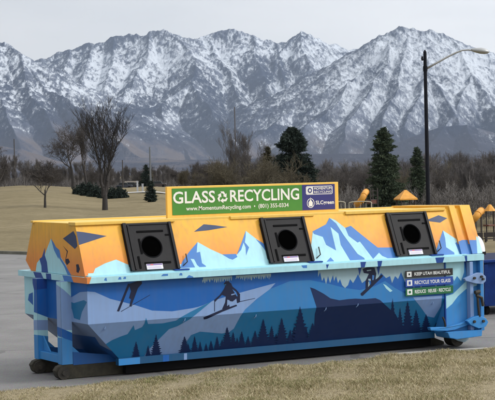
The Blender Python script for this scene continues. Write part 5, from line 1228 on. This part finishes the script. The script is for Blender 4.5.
    brown = blob(60,165,110,24,1.0)+blob(95,140,40,26,.75)+blob(170,160,50,14,.6)+blob(20,150,34,14,.5)+blob(75,125,26,14,.6)+blob(215,158,30,10,.5)+blob(250,160,40,12,.4)
    snow = snow-brown*.7
    snow = snow-.5*smooth(150, 168, py)*1.0
    scrub = np.clip(smooth(.22, .08, el)+brown*.9, 0, 1)
    o = np_mesh('mountains', V.reshape(-1, 3), grid_faces(*U.shape), mountain_mat())
    for nm, arr in (('snow', snow), ('forest', F), ('scrub', scrub), ('soft', np.clip(.25+blob(420,70,75,55,.8)+blob(340,62,30,14,.4)+blob(160,50,60,14,.3), 0, .85))):
        a = o.data.attributes.new(nm, 'FLOAT', 'POINT'); a.data.foreach_set('value', arr.ravel().astype(np.float32))
    return tag(o, kind='structure')
def mountain_mat():
    m = bpy.data.materials.new('snowy mountain rock'); m.use_nodes = True; nt = m.node_tree; L = nt.links; b = nt.nodes['Principled BSDF']; b.inputs['Roughness'].default_value = .95; b.inputs['Specular IOR Level'].default_value = .05
    tc = nt.nodes.new('ShaderNodeTexCoord')
    def at_(n): a = nt.nodes.new('ShaderNodeAttribute'); a.attribute_name = n; return a.outputs['Fac']
    def noise(sc, det, ro, scale=(1, 1, 1)):
        mp = nt.nodes.new('ShaderNodeMapping'); mp.inputs['Scale'].default_value = scale; rt_ = nt.nodes.new('ShaderNodeMapping'); rt_.inputs['Rotation'].default_value = (0, 0, YAW)
        L.new(tc.outputs['Object'], rt_.inputs['Vector']); L.new(rt_.outputs['Vector'], mp.inputs['Vector'])
        n = nt.nodes.new('ShaderNodeTexNoise'); n.inputs['Scale'].default_value = sc; n.inputs['Detail'].default_value = det; n.inputs['Roughness'].default_value = ro; L.new(mp.outputs['Vector'], n.inputs['Vector']); return n.outputs['Fac']
    def math_(op, a, c, cl=False):
        n = nt.nodes.new('ShaderNodeMath'); n.operation = op; n.use_clamp = cl
        for i, v in enumerate((a, c)):
            if isinstance(v, (int, float)): n.inputs[i].default_value = v
            else: L.new(v, n.inputs[i])
        return n.outputs[0]
    def mixc(f, a, c):
        n = nt.nodes.new('ShaderNodeMix'); n.data_type = 'RGBA'; L.new(f, n.inputs[0])
        for i, v in ((6, a), (7, c)):
            if isinstance(v, tuple): n.inputs[i].default_value = (*v, 1)
            else: L.new(v, n.inputs[i])
        return n.outputs[2]
    n1 = noise(.055, 6, .85, (1, .25, .45)); n2 = noise(.010, 8, .72, (1, .4, .6)); n3 = noise(.0025, 5, .6)
    sp = math_('ADD', math_('MULTIPLY', math_('SUBTRACT', n1, .5), 5.2), math_('MULTIPLY', math_('SUBTRACT', n2, .5), 2.6))
    s = math_('ADD', at_('snow'), sp)
    ms = nt.nodes.new('ShaderNodeMapRange'); ms.inputs['From Min'].default_value = .38; ms.inputs['From Max'].default_value = .86; L.new(s, ms.inputs['Value'])
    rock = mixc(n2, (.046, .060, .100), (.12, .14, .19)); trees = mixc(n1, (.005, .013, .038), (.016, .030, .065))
    fo = nt.nodes.new('ShaderNodeMapRange'); fo.inputs['From Min'].default_value = -.16; fo.inputs['From Max'].default_value = .14; L.new(math_('ADD', at_('forest'), math_('MULTIPLY', math_('SUBTRACT', n1, .5), .8)), fo.inputs['Value'])
    g = mixc(fo.outputs['Result'], rock, trees)
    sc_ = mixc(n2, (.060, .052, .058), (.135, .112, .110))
    g = mixc(math_('MULTIPLY', at_('scrub'), math_('SUBTRACT', 1.0, math_('MULTIPLY', fo.outputs['Result'], .75)), True), g, sc_)
    m2 = nt.nodes.new('ShaderNodeMapRange'); m2.inputs['From Min'].default_value = -.15; m2.inputs['From Max'].default_value = 1.15; L.new(s, m2.inputs['Value'])
    sf = nt.nodes.new('ShaderNodeMix'); L.new(at_('soft'), sf.inputs[0]); L.new(ms.outputs['Result'], sf.inputs[2]); L.new(m2.outputs['Result'], sf.inputs[3])
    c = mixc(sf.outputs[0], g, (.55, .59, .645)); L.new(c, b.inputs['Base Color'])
    bp = nt.nodes.new('ShaderNodeBump'); bp.inputs['Strength'].default_value = .7; bp.inputs['Distance'].default_value = 14; L.new(n1, bp.inputs['Height']); L.new(bp.outputs['Normal'], b.inputs['Normal'])
    return m
mountains()
# ------------------------------------------------------------------ the air
mb = MB(); c = CAM+FH*6200
mb.obox((c.x, c.y, 680), RT0*9500, FH*7600, (0, 0, 740)); hz = tag(mb.build('haze', []), kind='stuff')
hm = bpy.data.materials.new('haze'); hm.use_nodes = True; nt = hm.node_tree
nt.nodes.remove(nt.nodes['Principled BSDF']); pv = nt.nodes.new('ShaderNodeVolumePrincipled'); pv.inputs['Density'].default_value = HAZE; pv.inputs['Color'].default_value = (.66, .79, 1.0, 1); pv.inputs['Anisotropy'].default_value = .2
nt.links.new(pv.outputs['Volume'], nt.nodes['Material Output'].inputs['Volume']); hz.data.materials.append(hm)
